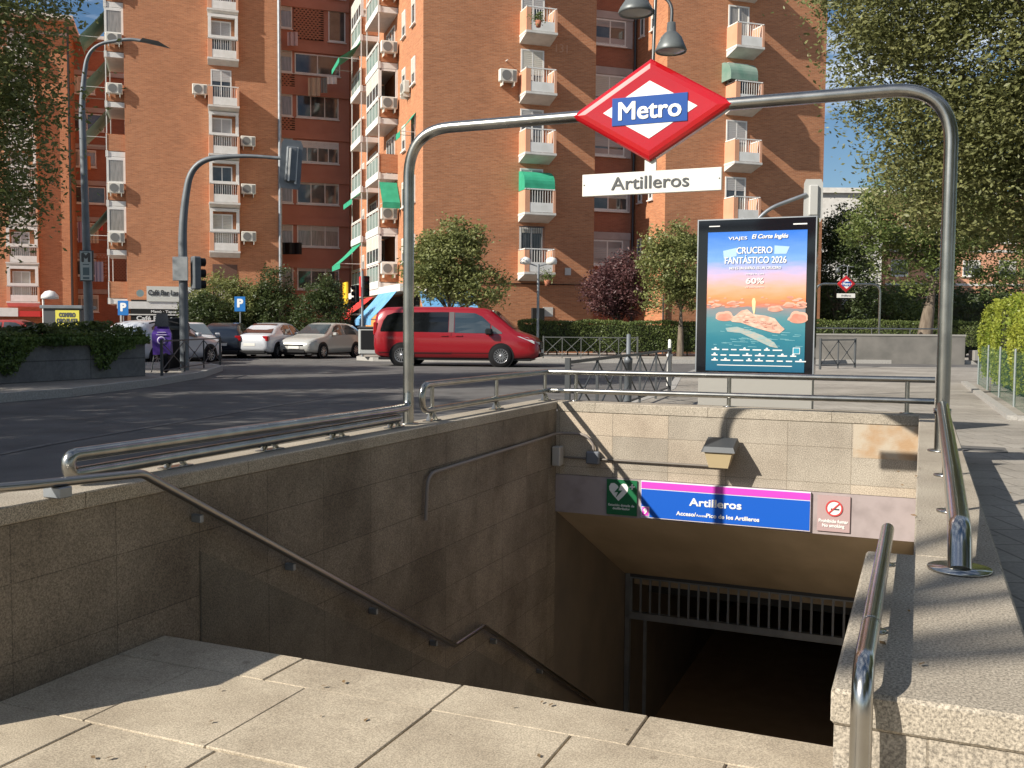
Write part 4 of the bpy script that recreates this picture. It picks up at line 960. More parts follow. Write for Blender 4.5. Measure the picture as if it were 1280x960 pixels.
# ------------------------------------------------------------------ vegetation
def crown_mesh(ells, nleaf, size, seed, clump=.55, per=40, shell=.55, flat=1):
    rg = np.random.default_rng(seed); ells = np.array(ells, float); vol = ells[:, 3] * ells[:, 4] * ells[:, 5]
    nc = max(8, nleaf // per); which = rg.choice(len(ells), nc, p=vol / vol.sum()); e = ells[which]
    d = rg.normal(size=(nc, 3)); d /= np.linalg.norm(d, axis=1)[:, None]; rad = rg.uniform(0, 1, nc) ** (1 / 3); rad = shell * rad ** .35 + (1 - shell) * rad
    rad *= 1 + .10 * np.sin(d[:, 0] * 5 + seed) * np.cos(d[:, 2] * 6 + d[:, 1] * 4)
    C = e[:, :3] + d * rad[:, None] * e[:, 3:6]
    P = np.repeat(C, per, axis=0) + rg.normal(size=(nc * per, 3)) * clump * np.array([.5, .5, .38]) * rg.uniform(.5, 1.2, (nc * per, 1))
    n = len(P); a = rg.normal(size=(n, 3)); a[:, 2] *= .6; a /= np.linalg.norm(a, axis=1)[:, None]
    b_ = rg.normal(size=(n, 3)); b_ -= a * (a * b_).sum(1)[:, None]; b_ /= np.linalg.norm(b_, axis=1)[:, None]
    s = size * rg.uniform(.6, 1.3, (n, 1)); nrm = np.cross(a, b_)
    v = np.stack([P - a * s, P + b_ * s * .42 + nrm * s * .12, P + a * s, P - b_ * s * .42 + nrm * s * .12], 1).reshape(-1, 3)
    me = bpy.data.meshes.new('crown'); me.vertices.add(4 * n); me.vertices.foreach_set('co', v.astype(np.float32).ravel())
    me.loops.add(4 * n); me.loops.foreach_set('vertex_index', np.arange(4 * n, dtype=np.int32))
    me.polygons.add(n); me.polygons.foreach_set('loop_start', np.arange(0, 4 * n, 4, dtype=np.int32)); me.polygons.foreach_set('loop_total', np.full(n, 4, np.int32))
    me.update(); me.validate(); return me, C
def tree(name, label, base, ells, nleaf, size, m, tr=.16, seed=1, fork=None, clump=.55, per=40, lean=(0, 0), limbs=14, cat='tree', group=None, trunkm=None):
    """ells: crown lobes (x, y, z, rx, ry, rz) relative to the base"""
    t = thing(name, label, cat, base, 0, group=group)
    me, C = crown_mesh(ells, nleaf, size, seed, clump, per); me.materials.append(m); link('crown', me, t, (0, 0, 0))
    E_ = np.array(ells); zc = E_[0][2]; fork = fork or max(.4, zc - E_[0][5] * .8); rr = random.Random(seed)
    F = (lean[0] * .6, lean[1], fork); mb = M().tube(fil([(0, 0, -.05), (lean[0] * .2, lean[1] * .2, fork * .5), F, (E_[0][0], E_[0][1], zc)], .6, 4), [tr * 1.35 * (1 - .75 * i / 11) for i in range(12)], 9)
    mb.build('trunk', trunkm or BARK, t)
    mb = M()
    for i in range(limbs):
        c = C[rr.randrange(len(C))]; p = Vector(F).lerp(Vector((E_[0][0], E_[0][1], zc)), rr.uniform(0, .8)); q = Vector(c); md = p.lerp(q, .45) + Vector((rr.uniform(-.2, .2), rr.uniform(-.2, .2), .25))
        mb.tube(fil([tuple(p), tuple(md), tuple(q)], .6, 3), [tr * .42, tr * .34, tr * .26, tr * .2, tr * .14, tr * .06], 5)
        for j in range(3):
            c2 = Vector(C[rr.randrange(len(C))]); 
            if (c2 - md).length < 2.2: mb.tube([tuple(md), tuple(md.lerp(c2, .5) + Vector((0, 0, .1))), tuple(c2)], [tr * .18, tr * .12, tr * .04], 4)
    mb.build('branch', trunkm or BARK, t); return t
def P3(px, py, D): return at(px, py, D)
# near trees
tree('street_tree', 'leafy tree overhanging the left edge in front of the far left block', (-12.3, 18, .1), [(0.6, 0, 6.6, 3.5, 2.4, 3.0), (.9, .2, 4.6, 2.7, 2.0, 1.9), (0, 0, 9.5, 4.2, 3, 2), (2.2, .2, 3.5, 1.35, 1.2, 1.0)], 105000, .060, LFL, .2, 3, fork=2.6, clump=.6)
tree('street_tree', 'large near tree whose hanging branches fill the top right corner', (13.5, 20, .1), [(-3.2, -.5, 7.2, 3.9, 2.6, 3.4), (-5.6, -1.0, 7.9, 2.1, 1.6, 1.5), (-7.1, -1.2, 7.6, .8, .8, .9), (-3.3, 0, 4.7, 3.0, 2.0, 1.7), (0, 0, 6, 3.5, 2.4, 3.4)], 200000, .056, LFR, .28, 5, fork=3.0, clump=.6, limbs=26)
# trees standing off to the left that shade the road
for i, (x, y, z, r_, lb) in enumerate([(-17, 8, 8.5, 3.6, 'nearest of the'), (-17.5, 15.5, 6.0, 2.9, 'second of the'), (-21, 21.5, 9, 3.4, 'farthest of the'), (-14, 3.4, 7.0, 2.5, 'small rounded one of the')]):
    tree('street_tree', lb + ' street trees standing out of view left of the road', (x, y, .1), [(0, 0, z, r_, r_, 2.8), (1.2, 1.0, z - 1.6, r_ * .8, r_ * .8, 1.8)], 15000, .14, LF, .2, 20 + i, fork=4.5, clump=.8)
for x, y, z, r_, lb in ((6.5, -3.5, 7, 3.8, 'unseen street tree added behind the camera to the right to block skylight'), (11.5, 2.5, 6.5, 3.5, 'unseen street tree added right of the parapet to block skylight'), (1.5, -9, 7.5, 4, 'unseen street tree added straight behind the camera to block skylight'), (13, 9, 6.0, 3.2, 'unseen street tree added beyond the right pavement to block skylight')):
    tree('street_tree', lb, (x, y, .1), [(0, 0, z, r_, r_, 3.4), (0, 0, z - 2.6, r_ * .8, r_ * .8, 1.8)], 16000, .15, LF, .2, int(x + 40), fork=3, clump=.9)  # unseen trees, added to keep sky light off the shaded stone
tree('street_tree', 'slender street tree behind the camera to the left', (-9.0, -3.5, .1), [(2.2, 1.2, 9.2, 1.7, 1.9, .8)], 2200, .08, LF, .14, 77, fork=6, clump=.5)
# middle and far trees
c = P3(563, 400, 40); tree('street_tree', 'light green tree behind the red van at the block corner', (c[0], 40, .15), [(-.3, 0, 3.7, 1.55, 1.3, 1.35), (.35, 0, 5.0, .9, .9, .75), (1.0, 0, 2.9, 1.4, 1.2, .8), (-.9, 0, 3.2, 1.0, 1, .9), (0, -.1, 4.4, 1.3, 1, .9)], 17000, .085, LFL, .12, 31, fork=1.5, clump=.45)
c = P3(775, 400, 43.2); tree('plum_tree', 'dark purple-leaved tree left of the green one above the hedge', (c[0], 43.6, .15), [(0, 0, 3.0, 1.45, 1.2, 1.25), (.4, 0, 3.9, .8, .8, .7), (-.6, 0, 2.8, 1.0, 1, .9)], 12000, .075, LFP, .10, 32, fork=1.2, clump=.4)
c = P3(852, 400, 42); tree('street_tree', 'round green tree with a thin trunk beside the advert', (c[0], 42.2, .15), [(0, 0, 3.9, 1.8, 1.5, 1.3), (-.5, 0, 4.9, 1.2, 1, .85), (.7, 0, 3.0, 1.3, 1, .8), (-.9, 0, 2.7, 1.0, .8, .7)], 17000, .08, LFL, .12, 33, fork=1.7, clump=.45)
for i, (px, D, h, r_, lb, lm) in enumerate([(282, 47, 3.9, 1.9, 'loose light green shrub behind the parking sign', LFL), (262, 46, 2.9, 1.4, 'low dark shrub nearest the cafe', LFD), (345, 47, 4.2, 1.3, 'left of the two dark conical shrubs behind the parked cars', LFD), (402, 46, 4.1, 1.35, 'right of the two dark conical shrubs behind the parked cars', LFD), (320, 48, 3.4, 1.4, 'mid green shrub squeezed between the light shrub and the left conical one', LFH)]):
    c = P3(px, 400, D)
    el = [(0, 0, h * .42, r_, 1.1, h * .42), (0, 0, h * .75, r_ * .6, .7, h * .28)] if i in (2, 3) else [(0, 0, h * .55, r_, 1.2, h * .42), (-.5, 0, h * .7, r_ * .6, .8, h * .3)]
    tree('shrub', lb, (c[0], D, .0), el, 11000, .07, lm, .07, 40 + i, fork=.4, clump=.32, cat='shrub', limbs=6)
c = P3(1165, 400, 42.5); tree('street_tree', 'mid-distance tree with a pale leaning trunk behind the concrete wall', (c[0] - .2, 42.8, .6), [(.2, 0, 6.0, 3.3, 2, 2.4), (-1.8, 0, 5.2, 1.8, 1.5, 1.6), (2.6, 0, 4.2, 2.2, 1.5, 1.5), (-.3, 0, 3.3, 1.7, 1.2, .9), (3.5, 0, 6.5, 2.5, 2, 2)], 40000, .085, LF, .26, 51, fork=2.4, clump=.5, lean=(.5, 0))
c = P3(1050, 400, 52); tree('conifer_tree', 'very dark dense tree right of the advert behind the second portal', (c[0], 52, .2), [(0, 0, 3.8, 1.9, 1.5, 3.2), (.2, 0, 6.2, 1.3, 1.2, 1.6)], 20000, .09, LFD, .2, 52, fork=1.0, clump=.5)
c = P3(1100, 400, 56); tree('street_tree', 'greyish bushy tree under the second portal beam', (c[0], 56, .2), [(0, 0, 2.2, 2.0, 1.5, 1.9), (1.5, 0, 1.6, 1.8, 1, 1.3)], 15000, .09, LFH, .15, 53, fork=.6, clump=.5)
for i, (px, D, h, r_) in enumerate([(1215, 58, 3.2, 3.2), (1290, 60, 4.5, 3.5), (1160, 62, 3.6, 3.2), (1010, 60, 4, 2.2)]):
    c = P3(px, 400, D); tree('street_tree', ('dark background tree behind the near post', 'background tree at the right edge beyond the yellow hedge', 'background tree behind the leaning trunk', 'background tree hidden mostly by the advert')[i], (c[0], D, .2), [(0, 0, h * .6, r_, 1.6, h * .55)], 13000, .10, LFD, .15, 60 + i, fork=.8, clump=.6)
# hedges: clipped boxes of leaves with a woody core
def hedge(name, label, a, bb, wd, z0, z1, n, size, m, seed, frame=None, rough=.05, corem=None):
    a = Vector(a); bb = Vector(bb); d = (bb - a); ln = d.length; rz = math.atan2(d.y, d.x)
    t = thing(name, label, 'hedge', (a.x, a.y, 0), rz)
    rg = np.random.default_rng(seed); ft = np.array([ln * (z1 - z0), ln * (z1 - z0), ln * wd, wd * (z1 - z0), wd * (z1 - z0)]); f = rg.choice(5, n, p=ft / ft.sum())
    u = rg.uniform(0, 1, (n, 3)); P = np.stack([u[:, 0] * ln, u[:, 1] * wd, z0 + u[:, 2] * (z1 - z0)], 1)
    P[f == 0, 1] = 0; P[f == 1, 1] = wd; P[f == 2, 2] = z1; P[f == 3, 0] = 0; P[f == 4, 0] = ln
    wob = rough * (np.sin(P[:, 0] * 2.1 + seed) + np.sin(P[:, 0] * 5.3 + P[:, 2] * 3) * .6 + np.sin(P[:, 2] * 4.1 + P[:, 1] * 5) * .5)
    P += np.where(((f == 0) | (f == 1))[:, None], np.array([0, 1, 0]) * wob[:, None], 0) + np.where((f == 2)[:, None], np.array([0, 0, .7]) * wob[:, None], 0) + np.where((f > 2)[:, None], np.array([1, 0, 0]) * wob[:, None], 0)
    P += rg.normal(size=(n, 3)) * size * .7
    aa = rg.normal(size=(n, 3)); aa /= np.linalg.norm(aa, axis=1)[:, None]; b_ = rg.normal(size=(n, 3)); b_ -= aa * (aa * b_).sum(1)[:, None]; b_ /= np.linalg.norm(b_, axis=1)[:, None]
    s = size * rg.uniform(.6, 1.3, (n, 1)); v = np.stack([P - aa * s, P + b_ * s * .5, P + aa * s, P - b_ * s * .5], 1).reshape(-1, 3)
    me = bpy.data.meshes.new('foliage'); me.vertices.add(4 * n); me.vertices.foreach_set('co', v.astype(np.float32).ravel()); me.loops.add(4 * n); me.loops.foreach_set('vertex_index', np.arange(4 * n, dtype=np.int32))
    me.polygons.add(n); me.polygons.foreach_set('loop_start', np.arange(0, 4 * n, 4, dtype=np.int32)); me.polygons.foreach_set('loop_total', np.full(n, 4, np.int32)); me.update()
    me.materials.append(m); link('foliage', me, t, (0, 0, 0))
    q = .12
    mb = M().box(q, ln - q, q, wd - q, z0, z1 - q); rr = random.Random(seed)
    x = .3
    while x < ln: mb.tube([(x, wd / 2, 0), (x + rr.uniform(-.1, .1), wd / 2, z0 + .1)], .03, 5); x += .45
    mb.build('woody_core', mat('hedge_core', (.03, .035, .02), .95, col2=(.05, .055, .03), nscale=8), t); return t
a = P3(652, 440, 41.5); c = P3(905, 440, 41.5)
hedge('hedge', 'long clipped green hedge behind the far pavement fence left of the advert', (a[0], 41.6), (c[0], 42.6), 1.1, .35, 1.62, 30000, .045, LFH, 1)
a = P3(1018, 440, 44); c = P3(1215, 440, 44)
hedge('hedge', 'low clipped hedge behind the concrete wall at right', (a[0], 44.5), (c[0], 43.5), 1.2, .7, 1.75, 20000, .045, LFH, 2)
hedge('hedge', 'dark hedge at right between the far trees and the concrete wall', (c[0] - .5, 45), (c[0] + 16, 47), 1.5, .3, 2.6, 16000, .08, LFD, 3)
hedge('hedge', 'tall yellow-green hedge behind wire mesh at the right edge', (6.9, 12.9), (10.5, 21.6), -1.0 and .9, .3, 2.0, 1, .045, LFY, 4) if False else None
# the yellow hedge runs away from the camera; a second run closes its near end
dx, dy = (10.45 - 7.1), (21.4 - 12.9); ll = math.hypot(dx, dy)
t = hedge('hedge', 'sunlit yellow-green hedge behind wire mesh at the right edge', (10.45, 21.4), (7.1, 12.9), 3.2, .35, 1.86, 62000, .032, LFY, 4, rough=.07)
# ivy planter on the left
pa = Vector((-10.6, 17.2)); pb = Vector((-8.45, 22.3)); pd = (pb - pa).normalized(); pa = pb - pd * 16; prz = math.atan2(pd.y, pd.x)
t = thing('planter', 'long grey concrete planter overgrown with ivy along the left pavement', 'planter', (pa.x, pa.y, .15), prz)
ln = 16
M().bbox(0, ln, 0, .14, 0, .88, .01).bbox(0, ln, 1.6, 1.74, 0, .88, .01).bbox(ln - .14, ln, .14, 1.6, 0, .88, .01).build('wall', PANELC, t)
M().box(.05, ln - .1, .14, 1.6, .1, .78).build('soil', EARTH, t)
rg = np.random.default_rng(8)
def leaf_obj(name, P, size, m, parent, wide=.5, label=None):
    n = len(P); aa = rg.normal(size=(n, 3)); aa /= np.linalg.norm(aa, axis=1)[:, None]; b_ = rg.normal(size=(n, 3)); b_ -= aa * (aa * b_).sum(1)[:, None]; b_ /= np.linalg.norm(b_, axis=1)[:, None]
    s = size * rg.uniform(.6, 1.3, (n, 1)); v = np.stack([P - aa * s, P + b_ * s * wide, P + aa * s, P - b_ * s * wide], 1).reshape(-1, 3)
    me = bpy.data.meshes.new(name); me.from_pydata(v.tolist(), [], np.arange(4 * n).reshape(-1, 4).tolist()); me.materials.append(m); me.update()
    return link(name, me, parent, (0, 0, 0))
n = 30000; x = rg.uniform(0, ln, n); hang = .20 + .78 * np.clip(np.sin(x * 2.6 + .4) * .8 + np.sin(x * 5.3) * .35 - .22, 0, 1) ** .7
zz = .95 - rg.uniform(0, 1, n) ** 1.2 * hang; yy = -rg.uniform(.0, .16, n) * (zz < .9)
leaf_obj('ivy', np.stack([x, yy, zz], 1), .042, LFI, t)
n = 26000; x = rg.uniform(0, ln + .05, n); y = rg.uniform(-.1, 1.6, n); top = .90 + .14 * (np.sin(x * 1.3) * .5 + .5) + .14 * (y > .4) + .08 * np.sin(x * 4.1 + y * 3)
leaf_obj('shrub_foliage', np.stack([x, y, top - rg.uniform(0, .3, n) ** 1.5], 1), .045, LFH, t)
mb = M(); rr = random.Random(3)
for px_ in (ln - 7.5, ln - 6.2, ln - 4.9, ln - 3.6, ln - 2.4, ln - 1.0, ln - 9, ln - 10.5, ln - 12):
    for q in range(34):
        a_ = rr.uniform(0, 2 * PI); le = rr.uniform(.35, .62); el = rr.uniform(.15, 1.1); b0 = Vector((px_, .75, .9)); p1 = b0 + Vector((math.cos(a_) * math.cos(el) * le * .6, math.sin(a_) * math.cos(el) * le * .6, math.sin(el) * le * .7)); p2 = b0 + Vector((math.cos(a_) * le, math.sin(a_) * le, math.sin(el) * le * .55))
        sd_ = Vector((-math.sin(a_), math.cos(a_), 0)) * .055
        mb.add([b0, p1 - sd_, p1 + sd_], [(0, 1, 2)]); mb.add([p1 - sd_, p2, p1 + sd_], [(0, 1, 2)])
mb.build('palm_fronds', LFD, t)

# ------------------------------------------------------------------ vehicles
def loft(mb, st, ny=9):
    """st: (x, zb, zbelt, ztop, wb, wbelt, wtop)"""
    vs = []; fs = []; prof = []
    for x, zb, zm, zt, wb, wm, wt in st:
        half = [(wb * .80, zb), (wb * .97, zb + .06), (wb, zb + (zm - zb) * .35), (wm, zb + (zm - zb) * .75), (wm * .985, zm), (wt + (wm - wt) * .35, zm + (zt - zm) * .5), (wt, zt - (zt - zm) * .14 - .004), (wt * .88, zt - .012), (wt * .45, zt)]
        prof.append([(y, z) for y, z in half] + [(-y, z) for y, z in reversed(half)]); n = len(prof[0])
        vs += [(x, y, z) for y, z in prof[-1]]
    for i in range(len(st) - 1):
        for k in range(n): k2 = (k + 1) % n; fs.append((i * n + k, i * n + k2, (i + 1) * n + k2, (i + 1) * n + k))
    fs.append(tuple(reversed(range(n)))); m_ = (len(st) - 1) * n; fs.append(tuple(m_ + k for k in range(n)))
    mb.add(vs, [f[::-1] for f in fs], True); return mb
def wheel(t, x, y, r, side, spokes=14, nm='wheel', sw=.045):
    w_ = M().lathe([(r * .62, -.10), (r * .93, -.10), (r, -.07), (r, .07), (r * .93, .10), (r * .62, .10)], (x, y, r), 28, 'Y').build(nm, RUBBER, t)
    ORG[w_.name] = (0, 0, 0)
    mb = M().lathe([(r * .70, side * .07), (r * .64, side * .105), (r * .58, side * .06)], (x, y, r), 24, 'Y')
    for i in range(spokes):
        a = 2 * PI * i / spokes; ca, sa = math.cos(a), math.sin(a); px_, pz_ = -sa, ca; h_ = r * sw
        A = [(x + ca * r * .1 + px_ * h_, r + sa * r * .1 + pz_ * h_), (x + ca * r * .1 - px_ * h_, r + sa * r * .1 - pz_ * h_), (x + ca * r * .66 - px_ * h_, r + sa * r * .66 - pz_ * h_), (x + ca * r * .66 + px_ * h_, r + sa * r * .66 + pz_ * h_)]
        y0, y1 = y + side * .055, y + side * .09
        mb.add([(q[0], y0, q[1]) for q in A] + [(q[0], y1, q[1]) for q in A], [(0, 1, 2, 3), (7, 6, 5, 4), (0, 4, 5, 1), (1, 5, 6, 2), (2, 6, 7, 3), (3, 7, 4, 0)])
    mb.lathe([(.001, side * .095), (r * .16, side * .09), (r * .16, side * .05)], (x, y, r), 14, 'Y').build('rim', mat('alloy', (.45, .45, .46), .3, .8), w_)
    M().disc((x, y + side * .02, r), r * .62, 'Y', .004).build('brake_disc', BLACK, w_); return w_
def carpaint(name, c): return mat(name, c, .3, .12, coat=.6)
def quadpanel(mb, pts, t=.006): 
    P = [Vector(p) for p in pts]; nrm = (P[1] - P[0]).cross(P[2] - P[0]).normalized() * t; n = len(P)
    return mb.add([p for p in P] + [p - nrm * 2 for p in P], [tuple(range(n)), tuple(reversed(range(n, 2 * n)))] + [(i, i + n, (i + 1) % n + n, (i + 1) % n) for i in range(n)])
def car(label, loc, heading, paint, L_=4.3, H=1.46, hatch=True, hw=.87, group='cars parked in the row across the road', name='parked_car', plate=True):
    """x forward; origin under the middle"""
    t = thing(name, label, 'car', loc, heading, group=group); h = L_ / 2; k = H / 1.46
    st = [(-h, .42, .80, .86, hw * .78, hw * .82, hw * .70), (-h + .06, .30, .86 * k, .95 * k, hw * .92, hw * .93, hw * .80)]
    if hatch: st += [(-h + .22, .24, .92 * k, 1.18 * k, hw, hw * .97, hw * .78), (-h + .62, .22, .94 * k, 1.38 * k, hw, hw, hw * .74), (-h + 1.2, .2, .94 * k, H - .01, hw, hw, hw * .73), (-h + 2.0, .2, .93 * k, H, hw, hw, hw * .72)]
    else: st += [(-h + .25, .24, .94 * k, .99 * k, hw, hw * .97, hw * .84), (-h + .62, .22, .95 * k, 1.03 * k, hw, hw, hw * .82), (-h + 1.15, .2, .95 * k, 1.33 * k, hw, hw, hw * .74), (-h + 1.7, .2, .94 * k, H - .01, hw, hw, hw * .73), (-h + 2.2, .2, .93 * k, H, hw, hw, hw * .72)]
    st += [(h - 1.95, .2, .91 * k, 1.40 * k, hw, hw, hw * .73), (h - 1.25, .2, .88 * k, 1.0 * k, hw, hw, hw * .80), (h - 1.0, .2, .86 * k, .93 * k, hw, hw * .98, hw * .80), (h - .5, .22, .80 * k, .86 * k, hw * .98, hw * .95, hw * .74), (h - .12, .26, .70 * k, .76 * k, hw * .90, hw * .88, hw * .66), (h, .34, .56, .62, hw * .74, hw * .76, hw * .6)]
    body = loft(M(), st).build('body', paint, t)
    def sect(x):
        for a, b_ in zip(st[:-1], st[1:]):
            if a[0] <= x <= b_[0]: u = (x - a[0]) / (b_[0] - a[0]); return [p + (q - p) * u for p, q in zip(a, b_)]
    def sp(x, f, s, off=.012):           # point on the glasshouse side
        q = sect(x); zm, zt, wm, wt = q[2], q[3], q[5], q[6]
        if f <= .5: y = wm * .985 + (wt + (wm - wt) * .35 - wm * .985) * (f / .5); z = zm + (zt - zm) * f
        else: y0 = wt + (wm - wt) * .35; u = (f - .5) / .36; y = y0 + (wt - y0) * u; z = zm + (zt - zm) * (.5 + .36 * u)
        return (x, s * (y + off), z)
    xr = -h + (.75 if hatch else 1.35); xf = h - 1.55; xm = (xr + xf) / 2 - .05
    for s in (1, -1):
        for x0, x1, c0, c1 in ((xr, xm - .04, .25, 0), (xm + .04, xf, 0, .55)):
            mb = M(); n_ = 5
            for i in range(n_):
                xa, xb = x0 + (x1 - x0) * i / n_, x0 + (x1 - x0) * (i + 1) / n_
                ta = 1 - max(0, (c0 * (1 - i / n_ * 3))) - max(0, c1 * (i / n_ * 2 - 1)); tb = 1 - max(0, c0 * (1 - (i + 1) / n_ * 3)) - max(0, c1 * ((i + 1) / n_ * 2 - 1))
                g = lambda x, f: sp(x, f, s)
                for f0, f1 in ((.06, .5), (.5, .84)):
                    A = [g(xa, min(f0, f0 * ta * 1.2)), g(xb, min(f0, f0 * tb * 1.2)), g(xb, f1 * tb), g(xa, f1 * ta)]
                    if f0 == .5 and (ta < .6 or tb < .6): continue
                    mb.add(A, [(0, 1, 2, 3) if s < 0 else (3, 2, 1, 0)])
            mb.build('side_window', GLASS, t)
        M().bbox(h - 1.75, h - 1.55, s * (hw + .10) - .09, s * (hw + .10) + .09, .93 * k, 1.06 * k, .03).build('mirror', paint, t)
        for xw in (-h + .82, h - .86):
            M().disc((xw, s * (hw - .03) if s > 0 else s * (hw + .002) + .0, .33), .37, 'Y', .035, 24).build('wheel_arch', BLACK, t)
            wheel(t, xw, s * (hw - .075), .31, s, 9)
        # lamps wrapped over the corners
        M().add([(h - .10, s * hw * .48, .60 * k), (h - .10, s * hw * .86, .62 * k), (h - .50, s * hw * .965, .74 * k), (h - .42, s * hw * .86, .80 * k), (h - .12, s * hw * .5, .72 * k), (h - .02, s * hw * .48, .60 * k), (h - .04, s * hw * .84, .60 * k)],
                [(5, 6, 1, 0), (6, 2, 3), (5, 6, 3, 4), (6, 1, 2), (0, 1, 2, 3, 4)] if s > 0 else [(0, 1, 6, 5), (3, 2, 6), (4, 3, 6, 5), (2, 1, 6), (4, 3, 2, 1, 0)]).build('headlight', mat('lamp_clear', (.55, .58, .6), .08, .3), t)
        M().bbox(-h - .0 + .005, -h + .2, s * hw * .80 - .13, s * hw * .80 + .13, .70 * k, .92 * k, .03).build('tail_light', mat('lamp_red', (.28, .006, .008), .15), t)
    # windscreen and rear window
    a_, b_ = sect(h - 1.92), sect(h - 1.27)
    quadpanel(M(), [(h - 1.24, -hw * .80, b_[3] + .0), (h - 1.24, hw * .80, b_[3] + .0), (h - 1.93, hw * .64, a_[3] + .012), (h - 1.93, -hw * .64, a_[3] + .012)], .004).build('windscreen', mat('sky_glass', (.03, .045, .055), .04, spec=.9), t)
    if hatch: q = [(-h + .17, hw * .72, 1.0 * k), (-h + .17, -hw * .72, 1.0 * k), (-h + .60, -hw * .62, 1.37 * k), (-h + .60, hw * .62, 1.37 * k)]
    else: q = [(-h + .60, hw * .76, 1.05 * k), (-h + .60, -hw * .76, 1.05 * k), (-h + 1.42, -hw * .62, 1.42 * k), (-h + 1.42, hw * .62, 1.42 * k)]
    quadpanel(M(), q, .004).build('rear_window', mat('rear_glass', (.06, .03, .03), .05, spec=.8), t)
    M().bbox(h - .07, h + .015, -hw * .52, hw * .52, .53, .60, .008).bbox(h - .05, h + .012, -hw * .6, hw * .6, .26, .40, .01).build('grille', BLACK, t)
    M().bbox(h - .03, h + .022, -.42, .42, .575, .592, .004).build('chrome_bar', STEELP, t)
    M().box(h + .012, h + .026, -.26, .26, .42, .53).box(-h - .012, -h + .05, -.26, .26, .52, .63).build('number_plate', WHITEP, t)
    M().box(-h + .02, h - .1, -hw * .9, hw * .9, .17, .24).bbox(-h - .01, -h + .1, -hw * .8, hw * .8, .22, .34, .02).build('sill', BLACK, t)
    return t
cpos = lambda px, D: (at(px, 400, D)[0], D, 0)
car('dark blue hatchback seen from behind, left in the parked row', cpos(287, 41.6), R(96), carpaint('navy_paint', (.012, .018, .03)), 4.2, 1.48)
car('white saloon seen from behind in the middle of the parked row', cpos(345, 41.8), R(76), carpaint('white_car_paint', (.55, .57, .60)), 4.6, 1.48, hatch=False)
car('silver-beige hatchback facing the road at the right end of the parked row', cpos(403, 41.7), R(-112), carpaint('silver_paint', (.40, .40, .375)), 4.25, 1.5)
car('white car half hidden by the traffic light mast and railing', cpos(236, 37.5), R(-60), carpaint('white_car_paint', (.55, .57, .60)), 4.2, 1.46)
car('small red car showing its roof between the dark hatchback and the mast', cpos(262, 46), R(-20), carpaint('faded_red_paint', (.35, .05, .04)), 3.8, 1.46)
car('red car behind the ivy planter at the far left', cpos(28, 36), R(8), carpaint('faded_red_paint', (.35, .05, .04)), 4.2, 1.5)
car('dark car behind the ivy planter at the left edge of the picture', cpos(-22, 38), R(8), carpaint('black_paint', (.02, .02, .022)), 4.2, 1.5)
car('white car behind the purple moped', cpos(205, 33), R(70), carpaint('white_car_paint', (.55, .57, .60)), 4.4, 1.5)

# the red people carrier
t = thing('red_minivan', 'metallic red people carrier crossing in front of the apartment blocks', 'van', (at(575, 400, 33.8)[0], 33.8, 0), R(-7)); t.scale = (1.07, 1.07, 1.07)
RP = carpaint('metallic_red_paint', (.25, .006, .012)); h = 2.66; hw = .93
st = [(-h, .55, .95, 1.30, hw * .86, hw * .86, hw * .78), (-h + .05, .36, 1.04, 1.62, hw * .95, hw * .95, hw * .82), (-h + .16, .30, 1.08, 1.80, hw * .985, hw * .98, hw * .82), (-h + .40, .26, 1.10, 1.885, hw, hw, hw * .82), (-h + 1.2, .24, 1.09, 1.91, hw, hw, hw * .82), (.4, .24, 1.07, 1.90, hw, hw, hw * .82), (.9, .24, 1.06, 1.865, hw, hw, hw * .81), (1.15, .24, 1.05, 1.78, hw, hw, hw * .80),
      (1.5, .24, 1.04, 1.52, hw, hw, hw * .82), (1.82, .24, 1.02, 1.24, hw, hw * .99, hw * .84), (1.95, .24, 1.0, 1.15, hw, hw * .98, hw * .82), (2.3, .26, .93, 1.04, hw * .98, hw * .94, hw * .74), (2.52, .28, .84, .94, hw * .92, hw * .88, hw * .66), (2.62, .32, .70, .80, hw * .84, hw * .80, hw * .60), (2.66, .40, .60, .66, hw * .74, hw * .72, hw * .55)]
loft(M(), st).build('body', RP, t)
def vsect(x):
    for a, b_ in zip(st[:-1], st[1:]):
        if a[0] <= x <= b_[0]: u = (x - a[0]) / (b_[0] - a[0]); return [p + (q - p) * u for p, q in zip(a, b_)]
def vp(x, z, s, off=.01):
    q = vsect(x); zm, zt, wm, wt = q[2], q[3], q[5], q[6]; zk = zt - (zt - zm) * .14; ymid = wt + (wm - wt) * .35; zmid = zm + (zt - zm) * .5
    y = wm * .985 if z <= zm else (wm * .985 + (ymid - wm * .985) * (z - zm) / (zmid - zm) if z < zmid else ymid + (wt - ymid) * min(1, (z - zmid) / (zk - zmid)))
    return (x, s * (y + off), z)
def vpanel(name, m, outline, s, off=.01):
    """outline: list of (x, zlow, zhigh)"""
    mb = M()
    for (xa, la, ha), (xb, lb, hb) in zip(outline[:-1], outline[1:]):
        for j in range(4):
            f0, f1 = j / 4, (j + 1) / 4; A = [vp(xa, la + (ha - la) * f0, s, off), vp(xb, lb + (hb - lb) * f0, s, off), vp(xb, lb + (hb - lb) * f1, s, off), vp(xa, la + (ha - la) * f1, s, off)]
            mb.add(A, [(0, 1, 2, 3) if s < 0 else (3, 2, 1, 0)])
    return mb.build(name, m, t)
VG = mat('privacy_glass', (.006, .007, .008), .05, spec=.6)
